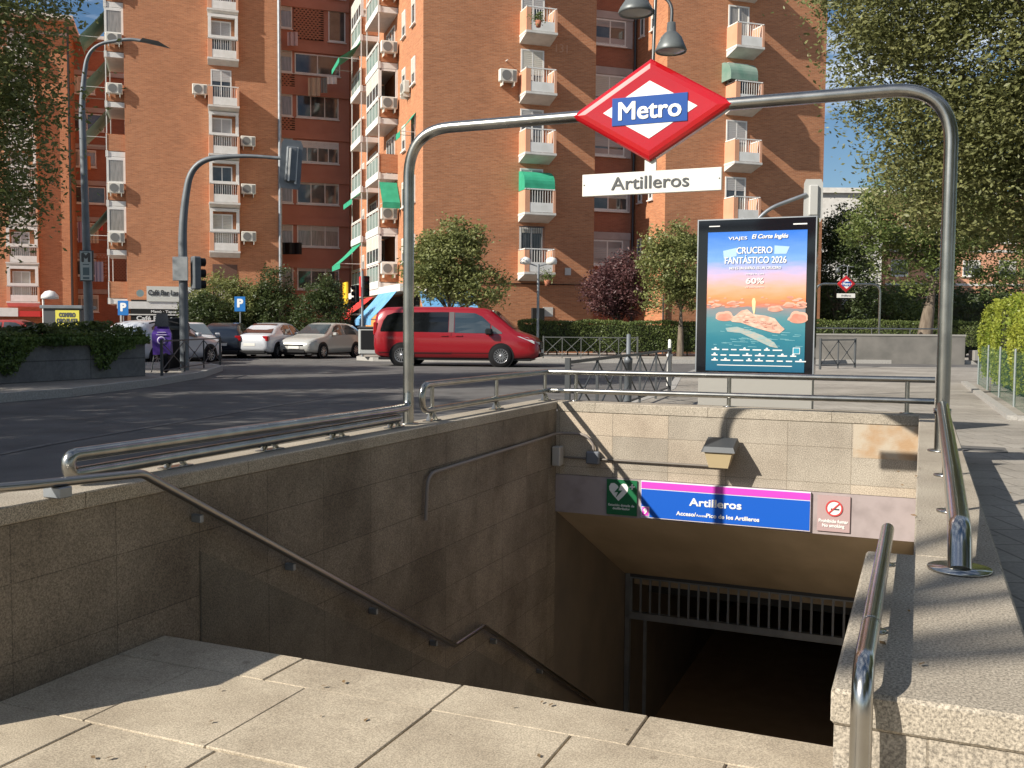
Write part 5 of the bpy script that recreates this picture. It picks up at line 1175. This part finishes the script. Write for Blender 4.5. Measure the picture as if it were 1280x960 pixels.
for s in (-1, 1):
    vpanel('side_window', VG, [(-2.42, 1.10, 1.18), (-2.34, 1.10, 1.45), (-2.22, 1.10, 1.62), (-2.0, 1.10, 1.70), (-1.42, 1.10, 1.72)], s)
    vpanel('side_window', VG, [(-1.36, 1.10, 1.72), (-.4, 1.09, 1.73), (-.22, 1.09, 1.73)], s)
    vpanel('door_pillar', mat('pillar_grey', (.12, .11, .11), .3), [(-.20, 1.09, 1.73), (-.04, 1.09, 1.73)], s)
    vpanel('side_window', mat('sky_glass', (.03, .045, .055), .04, spec=.9), [(-.02, 1.08, 1.72), (.62, 1.07, 1.70), (.85, 1.07, 1.60), (1.12, 1.06, 1.36)], s)
    vpanel('quarter_window', GLASS, [(1.16, 1.06, 1.33), (1.5, 1.05, 1.10)], s)
    mb = M()
    for x in (-1.39, -.12):
        p = vp(x, .5, s, .004); mb.box(x - .006, x + .006, p[1] - .004, p[1] + .004, .42, 1.06)
    q = vp(0, .9, s)[1]; mb.box(-1.39, -.12, q - .004, q + .004, .405, .417)
    mb.box(-2.5, 1.4, hw * s - .006 if s > 0 else -hw - .002, hw * s + .002 if s > 0 else -hw + .006, .43, .445)
    mb.build('door_seam', BLACK, t)
    M().bbox(-.45, -.22, s * hw - .025 if s < 0 else hw - .02, s * hw + .02 if s < 0 else hw + .025, .96, 1.0, .01).bbox(.02, .25, s * hw - .025 if s < 0 else hw - .02, s * hw + .02 if s < 0 else hw + .025, .96, 1.0, .01).build('door_handle', RP, t)
    M().bbox(1.0, 1.22, s * (hw + .12) - .12, s * (hw + .12) + .10, 1.02, 1.22, .04).build('mirror', BLACK, t)
    for xw in (-1.72, 1.48):
        M().disc((xw, s * (hw - .03) if s > 0 else -hw - .004, .36), .405, 'Y', .035, 28).build('wheel_arch', BLACK, t)
        wheel(t, xw, s * (hw - .06), .355, s, 16, sw=.026)
    M().bbox(-h - .01, -h + .13, s * hw * .86 - .07, s * hw * .86 + .09 * (1 if s > 0 else 1), .98, 1.40, .03).build('tail_light', mat('lamp_red', (.28, .006, .008), .15), t)
    hl_ = M()
    A = [vp(1.98, .98, s, .012), vp(2.30, .86, s, .012), vp(2.52, .74, s, .014), vp(2.52, .82, s, .014), vp(2.30, .95, s, .014)]
    hl_.add(A, [(0, 1, 2, 3, 4) if s < 0 else (4, 3, 2, 1, 0)]); hl_.add([A[2], (2.66, s * .50, .72), (2.66, s * .50, .80), A[3]], [(0, 1, 2, 3) if s < 0 else (3, 2, 1, 0)])
    hl_.build('headlight', mat('lamp_clear', (.55, .58, .6), .08, .3), t)
M().bbox(2.60, 2.685, -.48, .48, .56, .80, .01).bbox(2.60, 2.69, -.62, .62, .32, .44, .01).build('grille', BLACK, t)
M().bbox(2.68, 2.70, -.46, .46, .67, .69, .003).bbox(2.68, 2.70, -.46, .46, .62, .635, .003).bbox(2.68, 2.70, -.46, .46, .73, .745, .003).build('chrome_bar', STEELP, t)
M().box(2.69, 2.705, -.26, .26, .45, .555).build('number_plate', WHITEP, t)
quadpanel(M(), [(1.84, -.76, 1.235), (1.84, .76, 1.235), (1.14, .70, 1.80), (1.14, -.70, 1.80)], .004).build('windscreen', mat('sky_glass', (.03, .045, .055), .04, spec=.9), t)
M().box(-2.5, 2.4, -.85, .85, .2, .28).build('sill', BLACK, t)

# ------------------------------------------------------------------ street furniture
def xfence(label, pts, h=.82, n=3, m=None, z0=.15, group=None):
    """railing with a top bar, bottom bar and crossed braces between posts"""
    a = Vector(pts[0]); b_ = Vector(pts[1]); ln = (b_ - a).length; rz = math.atan2((b_ - a).y, (b_ - a).x)
    t = thing('pavement_railing', label, 'railing', (a.x, a.y, z0), rz, group=group); m = m or POLE
    mb = M()
    for i in range(n + 1): x = ln * i / n; e = .028 if i in (0, n) else .016; mb.box(x - e, x + e, -e, e, 0, h + (.03 if i in (0, n) else -.02))
    mb.build('post', m, t)
    M().box(0, ln, -.02, .02, h - .035, h).box(0, ln, -.015, .015, .10, .125).build('rail', m, t)
    mb = M()
    for i in range(n):
        x0, x1 = ln * i / n, ln * (i + 1) / n
        mb.tube([(x0, -.008, .12), (x1, -.008, h - .03)], .012, 6); mb.tube([(x0, .008, h - .03), (x1, .008, .12)], .012, 6); mb.disc(((x0 + x1) / 2, -.02, (h + .09) / 2), .035, 'Y', .04, 12)
    mb.build('cross_brace', m, t); return t
xfence('grey crossed railing along the kerb just behind the end wall rail', ((.62, 10.75), (2.85, 17.5)), .80, 5, DARKM)
a = at(678, 440, 39.3); c = at(790, 440, 40)
xfence('pale crossed railing on the far pavement in front of the long hedge', ((a[0], 38.2), (c[0], 38.3)), .85, 5, mat('dull_grey_metal', (.12, .125, .12), .6, .3))
xfence('dark crossed railing beside the purple moped and traffic mast', ((-8.15, 22.5), (-8.75, 29.0)), .82, 3, DARKM)
a = at(1019, 440, 29.5); c = at(1066, 440, 31)
xfence('dark crossed railing section right of the advert', ((a[0], 29.0), (c[0], 30.8)), .9, 2, DARKM)
def bollard(label, x, y, h, m, z0=.15):
    t = tag(M().lathe([(.055, 0), (.055, h * .62), (.062, h * .62), (.062, h * .68), (.034, h * .70), (.03, h), (.001, h + .01)], (0, 0, 0), 14).build('bollard', m, None, None), label, 'bollard'); t.location = (x, y, z0); return t
bollard('stepped grey bollard rising above the kerb railing', 1.68, 14.0, 1.08, POLE)
bollard('pale slim bollard beyond the far end of the kerb railing', 3.25, 20, .95, WHITE)
# curved lamp post
Y = 28; bx = at(112, 400, Y)[0]
t = thing('street_lamp', 'tall grey street lamp with a curved arm at left, carrying the M panel', 'street lamp', (bx, Y, .15))
top = at(105, 110, Y)[2]; H_ = at(165, 50, Y)[2] - .15; x1 = at(180, 50, Y)[0] - bx
M().tube(fil([(0, 0, 0), (-.05, 0, 3.4), (-.12, 0, H_ - 1.6), (.1, 0, H_ - .15), (x1 * .75, 0, H_ + .03), (x1, 0, H_ - .03)], 1.3, 8), [.13 - .085 * min(1, i / 24) for i in range(38)], 12).build('pole', POLE, t)
M().add([(x1 - .1, -.06, H_ - .04), (x1 - .1, .06, H_ - .04), (x1 + .75, .03, H_ - .23), (x1 + .75, -.03, H_ - .23), (x1, -.12, H_ + .03), (x1, .12, H_ + .03), (x1 + .45, .12, H_ - .06), (x1 + .45, -.12, H_ - .06)], [(0, 1, 2, 3), (4, 7, 6, 5), (0, 4, 5, 1), (3, 2, 6, 7), (0, 3, 7, 4), (1, 5, 6, 2)]).build('lamp_head', DARKM, t)
t = thing('totem_sign', 'tall grey panel with a dark M fixed to the curved street lamp', 'sign', (at(108.5, 333, Y - .2)[0], Y - .2, at(108, 352, Y)[2]))
M().bbox(-.19, .19, -.04, .04, 0, .88, .01).build('panel', DARKM, t); M().box(-.165, .165, -.05, -.04, .03, .85).build('face', mat('pale_blue_face', (.36, .42, .44), .4), t)
text('M', .34, TXD, t, (0, -.053, .66), bold=.014); MS_ = mat('mark_slate', (.08, .13, .15), .5)
for z0_, z1_ in ((.46, .49), (.17, .39), (.06, .12), (.81, .83)): M().box(-.09, .09, -.056, -.05, z0_, z1_).build('dark_mark', MS_, t)
# traffic light mast with arm
Y = 25.35; bx = -8.58
t = thing('traffic_mast', 'tall curved grey mast carrying traffic lights over the road at left', 'mast', (bx, Y, .15))
H_ = at(290, 195, Y)[2] - .15; x1 = at(352, 198, Y)[0] - bx
M().tube(fil([(0, 0, 0), (-.02, 0, H_ - 1.6), (.25, 0, H_ - .1), (x1 * .62, 0, H_ + .02), (x1, 0, H_ - .05)], 1.25, 9), [.115 - .07 * min(1, i / 28) for i in range(32)], 12).build('mast', POLE, t)
def signal(label, loc, rz, k=1.0, lens=True, back=True, wt=False, hm=None, group='traffic lights'):
    t = thing('traffic_light', label, 'traffic light', loc, rz)
    M().bbox(-.13 * k, .13 * k, -.10 * k, .10 * k, 0, .86 * k, .03 * k).build('housing', hm or (GALV if wt else BLACK), t)
    if back: M().plate([( .26 * k * x, .43 * k + .60 * k * z) for x, z in [(-1, -.8), (-.8, -1), (.8, -1), (1, -.8), (1, .8), (.8, 1), (-.8, 1), (-1, .8)]], -.01, .01).build('backing_board', hm or (GALV if wt else BLACK), t)
    mb = M()
    for i in range(3): z = (.14 + .29 * i) * k; mb.lathe([(.105 * k, -.10 * k), (.11 * k, -.24 * k)], (0, 0, z), 14, 'Y')
    mb.build('visor', BLACK, t)
    for i, c_ in enumerate(((.01, .08, .05), (.12, .07, .01), (.25, .01, .01))): M().disc((0, -.11 * k, (.14 + .29 * i) * k), .095 * k, 'Y', .01, 14).build('lens', mat('signal_lens_%s' % ('green', 'amber', 'red')[i], c_, .3), t)
    return t
p = at(362, 232, Y)
t = signal('traffic light hanging at the end of the left mast arm, seen from behind', (p[0], Y + .02, p[2] + .1), R(200), 1.05, hm=POLE)
t.rotation_euler = (0, R(-4), R(200))
M().box(-.16, -.11, .012, .05, -.05, .9).box(.03, .07, .10, .14, .0, .85).build('white_edge', WHITE, t)
p = at(245, 362, Y); signal('traffic light on the side of the left mast at head height', (p[0], Y, p[2]), R(130), 1.0, back=False, hm=POLE)
t = tag(M().bbox(-.2, .2, -.03, .0, 0, .62, .01).build('sign_panel', GALV, None, None), 'blank grey panel fixed to the left mast', 'sign'); p = at(226, 351, Y - .12); t.location = (p[0], Y - .13, p[2])
# far traffic lights by the shops
Yq = 38.4; p = at(453, 445, Yq)
t = thing('signal_post', 'thin pale post carrying two traffic lights in front of the shops', 'post', (p[0], Yq, .15)); M().tube([(0, 0, 0), (0, 0, 3.4)], .05, 10).build('pole', GALV, t)
q = at(458, 371, Yq); signal('upper traffic light on the pale post before the shops', (q[0], Yq - .05, q[2]), R(15), .95, back=False)
q = at(446, 378, Yq); signal('lower traffic light turned left on the pale post before the shops', (q[0], Yq - .05, q[2]), R(-60), .8, back=False)
# right-hand mast behind the advert
Yq = 16.0; b0 = at(929, 400, Yq); t = thing('traffic_mast', 'grey mast behind the advert with an arm curving right', 'mast', (b0[0], Yq, .15)); tp = at(1008, 243, Yq)
M().tube(fil([(0, 0, 0), (0, 0, 2.65), (.30, 0, 3.12), (tp[0] - b0[0], 0, tp[2] - .15)], .5, 7), .032, 10).build('mast', GALV, t)
q = at(1016, 270, Yq); signal('pale grey traffic light above the right edge of the advert, seen from behind', (q[0], Yq, q[2]), R(175), .58, hm=mat('pale_signal_grey', (.42, .42, .40), .5))
# twin pedestrian lamp
Yq = 41; p = at(672, 440, Yq); t = thing('street_lamp', 'white twin-headed lamp in front of the middle block balconies', 'street lamp', (p[0], Yq, .15)); H_ = at(672, 330, Yq)[2] - .15
M().tube([(0, 0, 0), (0, 0, H_)], .055, 8).tube([(-.5, 0, H_ + .05), (0, 0, H_ - .1), (.5, 0, H_ + .05)], .03, 6).build('pole', GALV, t)
for s in (-1, 1): M().lathe([(.02, .28), (.20, .22), (.24, .10), (.22, -.02), (.001, -.06)], (s * .55, 0, H_ + .02), 14).build('lamp_head', WHITE, t)
# globe lamp at left
Yq = 44; p = at(55, 420, Yq); t = thing('street_lamp', 'small white globe lamp standing before the far left block', 'street lamp', (p[0], Yq, 0)); H_ = at(55, 372, Yq)[2]
M().tube([(0, 0, 0), (0, 0, H_)], .05, 8).build('pole', WHITE, t); M().lathe([(.001, .38), (.2, .33), (.36, .15), (.38, 0), (.001, -.02)], (.3, 0, H_ - .05), 18).build('lamp_head', mat('globe_white', (.75, .75, .72), .3), t)
# parking signs
for px, py, D, lb in ((154, 385, 44, 'blue parking sign beside the cafe canopy'), (300, 380, 43.4, 'blue parking sign in front of the shrubs over the dark hatchback')):
    q = at(px, py, D); t = thing('parking_sign', lb, 'sign', (q[0], D, 0)); M().tube([(0, .03, 0), (0, .03, q[2] + .25)], .03, 8).build('pole', GALV, t)
    M().bbox(-.24, .24, -.02, .0, q[2] - .33, q[2] + .33, .004).build('panel', SIGNB, t); text('P', .5, TXW, t, (0, -.024, q[2] + .02), bold=.02)
# gold dealer kiosk
D = 34; q = at(86, 405, D); t = thing('kiosk', 'dark grey kiosk roof with a yellow notice above the ivy', 'kiosk', (q[0], D, 0)); z1 = at(86, 382, D)[2]
M().bbox(-.66, .66, -.5, .5, 0, z1 - .12, .02).build('body', DARKM, t); M().bbox(-.74, .74, -.58, .58, z1 - .12, z1, .02).build('roof', POLE, t)
M().box(-.22, .60, -.52, -.5, z1 - .75, z1 - .17).build('notice', mat('notice_yellow', (.55, .50, .06), .6), t)
text('COMPRO\nORO PLATA', .20, TXD, t, (.19, -.525, z1 - .44), bold=.010, width=.72)
# litter bins
for px, D, lb, hh_ in ((221, 26.2, 'tall black litter bin behind the left mast', 1.35),):
    q = at(px, 430, D); t = thing('litter_bin', lb, 'bin', (q[0], D, .15)); M().lathe([(.26, 0), (.30, .05), (.33, hh_ - .12), (.30, hh_ - .1), (.30, hh_), (.001, hh_ + .04)], (0, 0, 0), 20).build('body', BLACK, t); M().lathe([(.335, hh_ - .30), (.345, hh_ - .29), (.345, hh_ - .2), (.335, hh_ - .19)], (0, 0, 0), 20).build('band', DARKM, t)
q = at(463, 440, 38); t = thing('recycling_bin', 'dark bin with pale sides at the far kerb left of the red van', 'bin', (q[0], 38, .15))
M().bbox(-.42, .42, -.35, .35, .1, 1.12, .05).build('body', mat('bin_grey', (.35, .36, .35), .6), t); M().bbox(-.32, .22, -.37, -.34, .3, 1.05, .02).build('front_panel', BLACK, t); M().bbox(-.45, .45, -.38, .38, 1.12, 1.2, .02).build('lid', DARKM, t)
# purple moped seen from behind
q = at(203, 440, 23.6); t = thing('moped', 'purple moped with a pale round emblem parked beside the ivy planter', 'moped', (q[0] - .12, 23.9, .15), R(14))
M().add([(-.2, -.1, .45), (.2, -.1, .45), (.23, -.06, .95), (.15, .05, 1.16), (-.15, .05, 1.16), (-.23, -.06, .95), (-.2, .6, .45), (.2, .6, .45), (.2, .45, .95), (.14, .3, 1.14), (-.14, .3, 1.14), (-.2, .45, .95)],
        [(0, 1, 2, 5), (5, 2, 3, 4), (1, 7, 8, 2), (2, 8, 9, 3), (0, 5, 11, 6), (5, 4, 10, 11), (4, 3, 9, 10), (7, 6, 11, 8), (8, 11, 10, 9), (0, 6, 7, 1)]).build('body', PURP, t)
M().add([(-.17, -.02, 1.14), (.17, -.02, 1.14), (.13, .12, 1.46), (-.13, .12, 1.46), (-.17, .0, 1.14), (.17, .0, 1.14), (.13, .14, 1.46), (-.13, .14, 1.46)], [(0, 1, 2, 3), (7, 6, 5, 4), (0, 3, 7, 4), (1, 5, 6, 2), (3, 2, 6, 7)]).build('windscreen', BLKG, t)
M().lathe([(.075, 0), (.10, 0), (.10, .006), (.075, .006)], (.0, -.095, .80), 20, 'Y').box(-.12, .12, -.09, -.075, .93, .95).box(-.10, .10, -.07, -.05, .99, 1.01).build('emblem', mat('pale_lilac', (.55, .5, .7), .5), t)
w_ = M().lathe([(.12, -.05), (.22, -.06), (.25, 0), (.22, .06), (.12, .05)], (.1, -.1, .25), 18, 'X').build('wheel', RUBBER, t); M().lathe([(.12, -.05), (.22, -.06), (.25, 0), (.22, .06), (.12, .05)], (.0, 1.1, .25), 18, 'X').build('wheel', RUBBER, t)
M().tube([(-.35, .5, 1.22), (0, .6, 1.3), (.35, .5, 1.22)], .02, 8).tube([(0, .6, 1.3), (0, 1.1, .3)], .03, 8).build('handlebar', BLACK, t); M().tube([(-.18, 0, .45), (-.24, -.1, .02)], .015, 6).tube([(0, .1, .4), (.1, -.1, .26)], .03, 6).build('stand', DARKM, t)
M().bbox(-.17, .17, .3, 1.0, .35, .5, .04).build('footboard', BLACK, t)

# ------------------------------------------------------------------ the second metro entrance at right
a = at(1040, 452, 39.6); c = at(1201, 455, 39.2)
t = thing('concrete_wall', 'grey concrete wall of the second metro entrance across the road', 'wall', (a[0], 39.4, 0), math.atan2(-.6, c[0] - a[0])); ln = c[0] - a[0]
M().box(-.8, ln, 0, .35, 0, 1.12).build('wall', mat('old_concrete', (.17, .16, .145), .9, col2=(.12, .115, .105), nscale=1.6, ndet=6, bump=.2), t)
M().bbox(-.85, ln + .03, -.03, .38, 1.12, 1.2, .01).build('coping', mat('pale_concrete', (.24, .23, .21), .9), t)
mb = M().tube([(-.8, .18, 1.42), (ln - 1.0, .18, 1.42)], .03, 8)
x = 0
while x < ln - .8: mb.tube([(x, .18, 1.2), (x, .18, 1.42)], .022, 6); x += 1.5
mb.build('rail', STEEL, t)
t = thing('metro_portal', 'small distant tube portal over the second metro entrance', 'portal', (0, 0, 0)); xa, xb = at(1019, 400, 41)[0], at(1099, 400, 41)[0]; zt = at(1060, 355, 41)[2]
M().tube(fil([(xa, 41, .2), (xa, 41, zt), (xb, 41, zt), (xb, 41, .2)], .38, 8), .05, 10).build('frame', STEEL, t)
cx_, cz_ = at(1057.5, 355, 41)[0], at(1057.5, 355, 41)[2]
t = thing('metro_sign', 'small distant red rhombus Metro sign on the second portal', 'sign', (0, 0, 0)); diamond(t, cx_, cz_, 41, .40, .36, .07)
t = thing('station_name_plate', 'tiny white plate under the distant red sign', 'sign', (0, 0, 0)); M().box(cx_ - .38, cx_ + .38, 40.95, 40.99, cz_ - .58, cz_ - .40).build('plate', WHITEP, t); text('Artilleros', .12, TXD, t, (cx_, 40.945, cz_ - .49), width=.42)
t = thing('portal_lantern', 'tiny twin lamp on the second portal', 'lamp', (0, 0, 0)); M().tube([(cx_ + .05, 41, cz_ + .3), (cx_ + .05, 41, cz_ + .75)], .02, 6).tube([(cx_ - .35, 41, cz_ + .68), (cx_ - .2, 41, cz_ + .77), (cx_ + .3, 41, cz_ + .72)], .015, 6).build('pole', GALV, t)
M().lathe([(.03, .2), (.06, .15), (.12, 0), (.001, .02)], (cx_ - .37, 41, cz_ + .48), 12).build('bell_shade', LAMPG, t)
a = at(1200, 455, 40); t = tag(M().bbox(0, 1.6, 0, .5, 0, .42, .02).build('bench_block', MATS['pale_concrete'], None, None), 'low pale concrete block at the right end of the concrete wall', 'block'); t.location = (a[0] + .05, 38.9, .15)

# mesh fence and kerb round the yellow hedge
hd = Vector((7.1 - 10.45, 12.9 - 21.4)).normalized(); hn = Vector((hd.y, -hd.x))
if hn.x > 0: hn = -hn
A0 = Vector((10.45, 21.4)) + hn * .12; B0 = Vector((7.1, 12.9)) + hn * .12 + hd * .12
def meshfence(label, A, B, h, cell=.06):
    ln = (B - A).length; t = thing('wire_fence', label, 'fence', (A.x, A.y, .15), math.atan2((B - A).y, (B - A).x)); mb = M(); r_ = .0013
    n = int((ln + h) / (cell * 2))
    for i in range(n):
        u = i * cell * 2
        for s in (0, 1):
            p0 = (u, 0) if u <= ln else (ln, u - ln); p1 = (u - h, h) if u >= h else (0, u)
            if s: p0, p1 = (ln - p0[0], p0[1]), (ln - p1[0], p1[1])
            mb.tube([(p0[0], 0, p0[1]), (p1[0], 0, p1[1])], r_, 3, False)
    mb.build('wire_mesh', mat('green_wire', (.05, .13, .09), .5), t)
    mb = M(); k = max(1, round(ln / 2.4))
    for i in range(k + 1): mb.tube([(ln * i / k, 0, 0), (ln * i / k, 0, h + .05)], .02, 8)
    mb.build('post', mat('grey_fence_post', (.25, .28, .28), .5, .3), t); return t
meshfence('green wire mesh along the road side of the yellow hedge', A0, B0, .85)
hs = Vector((-hd.y, hd.x)) 
if hs.x < 0: hs = -hs
meshfence('green wire mesh across the near end of the yellow hedge', B0, B0 + hs * 3.0, .85)
kl = [tuple(A0 + hn * .22), tuple(B0 + hn * .22 + hd * .22), tuple(B0 + hd * .22 + hs * 3.4)]
kerbline('hedge_kerb', kl, .12, .21, side=-1)
a, c = gz(1219, 557, .15), gz(1241, 567, .15)
t = tag(M().box(-.2, .2, -.2, .2, 0, .006).build('manhole_cover', mat('cast_iron', (.12, .115, .11), .7), None, None), 'small dark square cover in the pavement right of the parapet', 'cover'); t.location = ((a[0] + c[0]) / 2, (a[1] + c[1]) / 2, .152); t.rotation_euler.z = -TH

# washing and small things hanging from the blocks
def hang(label, px0, px1, py0, py1, D, m, name='hanging_cloth'):
    a = at(px0, py0, D); c = at(px1, py1, D); mb = M(); n = 8
    for i in range(n):
        x0, x1 = a[0] + (c[0] - a[0]) * i / n, a[0] + (c[0] - a[0]) * (i + 1) / n; y0, y1 = D + .05 * math.sin(i * 1.7), D + .05 * math.sin((i + 1) * 1.7)
        mb.add([(x0, y0, c[2]), (x1, y1, c[2]), (x1, y1, a[2]), (x0, y0, a[2]), (x0, y0 + .02, c[2]), (x1, y1 + .02, c[2]), (x1, y1 + .02, a[2]), (x0, y0 + .02, a[2])], [(0, 1, 2, 3), (7, 6, 5, 4)])
    o = mb.build(name, m, None, (a[0], D, c[2])); return tag(o, label, 'washing')
CL1 = mat('cloth_pink', (.5, .4, .42), .9); CL2 = mat('cloth_beige', (.42, .34, .25), .9); CL3 = mat('cloth_grey', (.2, .21, .2), .9); CL4 = mat('cloth_blue', (.28, .34, .5), .9); CL5 = mat('cloth_lilac', (.3, .25, .38), .9); CLR = mat('cloth_red', (.5, .05, .04), .9); CLO = mat('cloth_orange', (.5, .2, .05), .9)
hang('pink towel drying high in the recess beside the middle block', 359, 372, 40, 57, 62.2, CL1)
hang('beige blanket drying in the recess under the open window', 385, 400, 97, 120, 62.2, CL2)
hang('grey trousers drying beside the beige blanket', 401, 409, 97, 116, 62.2, CL3)
hang('white sheet drying right of the grey trousers', 409, 421, 96, 105, 62.2, WHITE)
hang('dark cloth hanging under the lower recess window', 353, 377, 303, 318, 62.2, BLACK)
hang('lilac towel drying behind the tall street lamp', 97, 107, 277, 303, 73, CL5)
hang('cream towel drying right of the lilac one', 113, 123, 280, 304, 73, CL2)
hang('red cloth drying on the far left recess wall', 123, 128, 279, 288, 73, CLR)
hang('blue towel drying lower on the far left recess wall', 118, 129, 327, 352, 73, CL4)
hang('orange banner hung under the far left recess window', 101, 113, 195, 212, 73, CLO)

# pot plants on two balconies
for px, py, lb in ((673, 26, 'potted plant on the topmost visible balcony of the middle block'), (684, 350, 'small potted plant on the lowest balcony of the middle block')):
    q = at(px, py, 44.2); t = thing('potted_plant', lb, 'plant', q); M().lathe([(.001, -.28), (.10, -.28), (.15, 0), (.001, 0)], (0, 0, 0), 14).build('pot', mat('terracotta', (.35, .13, .07), .8), t)
    leaf_obj('foliage', rg.normal(size=(260, 3)) * np.array([.16, .12, .14]) + np.array([0, 0, .14]), .05, LFH, t)
# dead leaves blown over the paving
rg = np.random.default_rng(21); P = []
for i in range(46): P.append((rg.uniform(-3.3, -.3), rg.uniform(2.3, 3.7), -.243))
for i in range(60): P.append((rg.uniform(.5, 5), rg.uniform(3, 14), .157))
for i in range(14): P.append((rg.uniform(-.1, .24), rg.uniform(2.2, 6), .556))
mb = M()
for x, y, z in P:
    a_ = rg.uniform(0, PI); q = rg.uniform(.006, .018); ca, sa = math.cos(a_) * q, math.sin(a_) * q
    mb.add([(x - ca, y - sa, z), (x + sa * .5, y - ca * .5, z + .004), (x + ca, y + sa, z + .002), (x - sa * .5, y + ca * .5, z)], [(0, 1, 2, 3)])
tmesh(mb, 'fallen_leaves', mat('dead_leaf', (.20, .12, .05), .9, col2=(.12, .08, .04), nscale=3), (-1, 3, -.25), 'scattered dry leaves on the paving and parapet', kind='stuff')
# drains and patches in the road
for (x, y, lb) in ((-2.6, 19.5, 'round iron cover in the road left of the kerb railing'), (-5.2, 29, 'round iron cover in the road before the parked cars')):
    t = thing('manhole_cover', lb, 'cover', (x, y, .0)); M().lathe([(.001, .008), (.30, .008), (.32, .004)], (0, 0, 0), 24).build('lid', MATS['cast_iron'], t); M().lathe([(.325, .004), (.36, .007), (.38, .003)], (0, 0, 0), 24).build('rim', MATS['cast_iron'], t)

# ------------------------------------------------------------------ repeats share a group
GR = {'street_tree': 'street trees around the junction', 'shrub': 'shrubs behind the parked cars', 'hedge': 'clipped hedges', 'apartment_block': 'brick apartment blocks round the junction', 'hanging_cloth': 'washing hung out in the recesses',
      'coping_rail': 'steel rails on the stairwell copings', 'handrail': 'stair handrails', 'pavement_railing': 'crossed pavement railings', 'bollard': 'bollards on the pavements', 'street_lamp': 'street lamps', 'traffic_light': 'traffic lights',
      'traffic_mast': 'curved masts', 'parking_sign': 'parking signs', 'metro_portal': 'metro entrance portals', 'metro_sign': 'red rhombus metro signs', 'station_name_plate': 'white station name plates', 'portal_lantern': 'lanterns over the portals', 'wire_fence': 'green wire fences', 'cable_conduit': 'conduits on the end wall', 'junction_box': 'junction boxes in the corner', 'manhole_cover': 'iron covers', 'potted_plant': 'potted plants on the balconies', 'parked_car': 'cars parked in the row across the road'}
for o in COL.objects:
    if o.parent is None and o.name.split('.')[0] in GR and 'label' in o: o['group'] = GR[o.name.split('.')[0]]
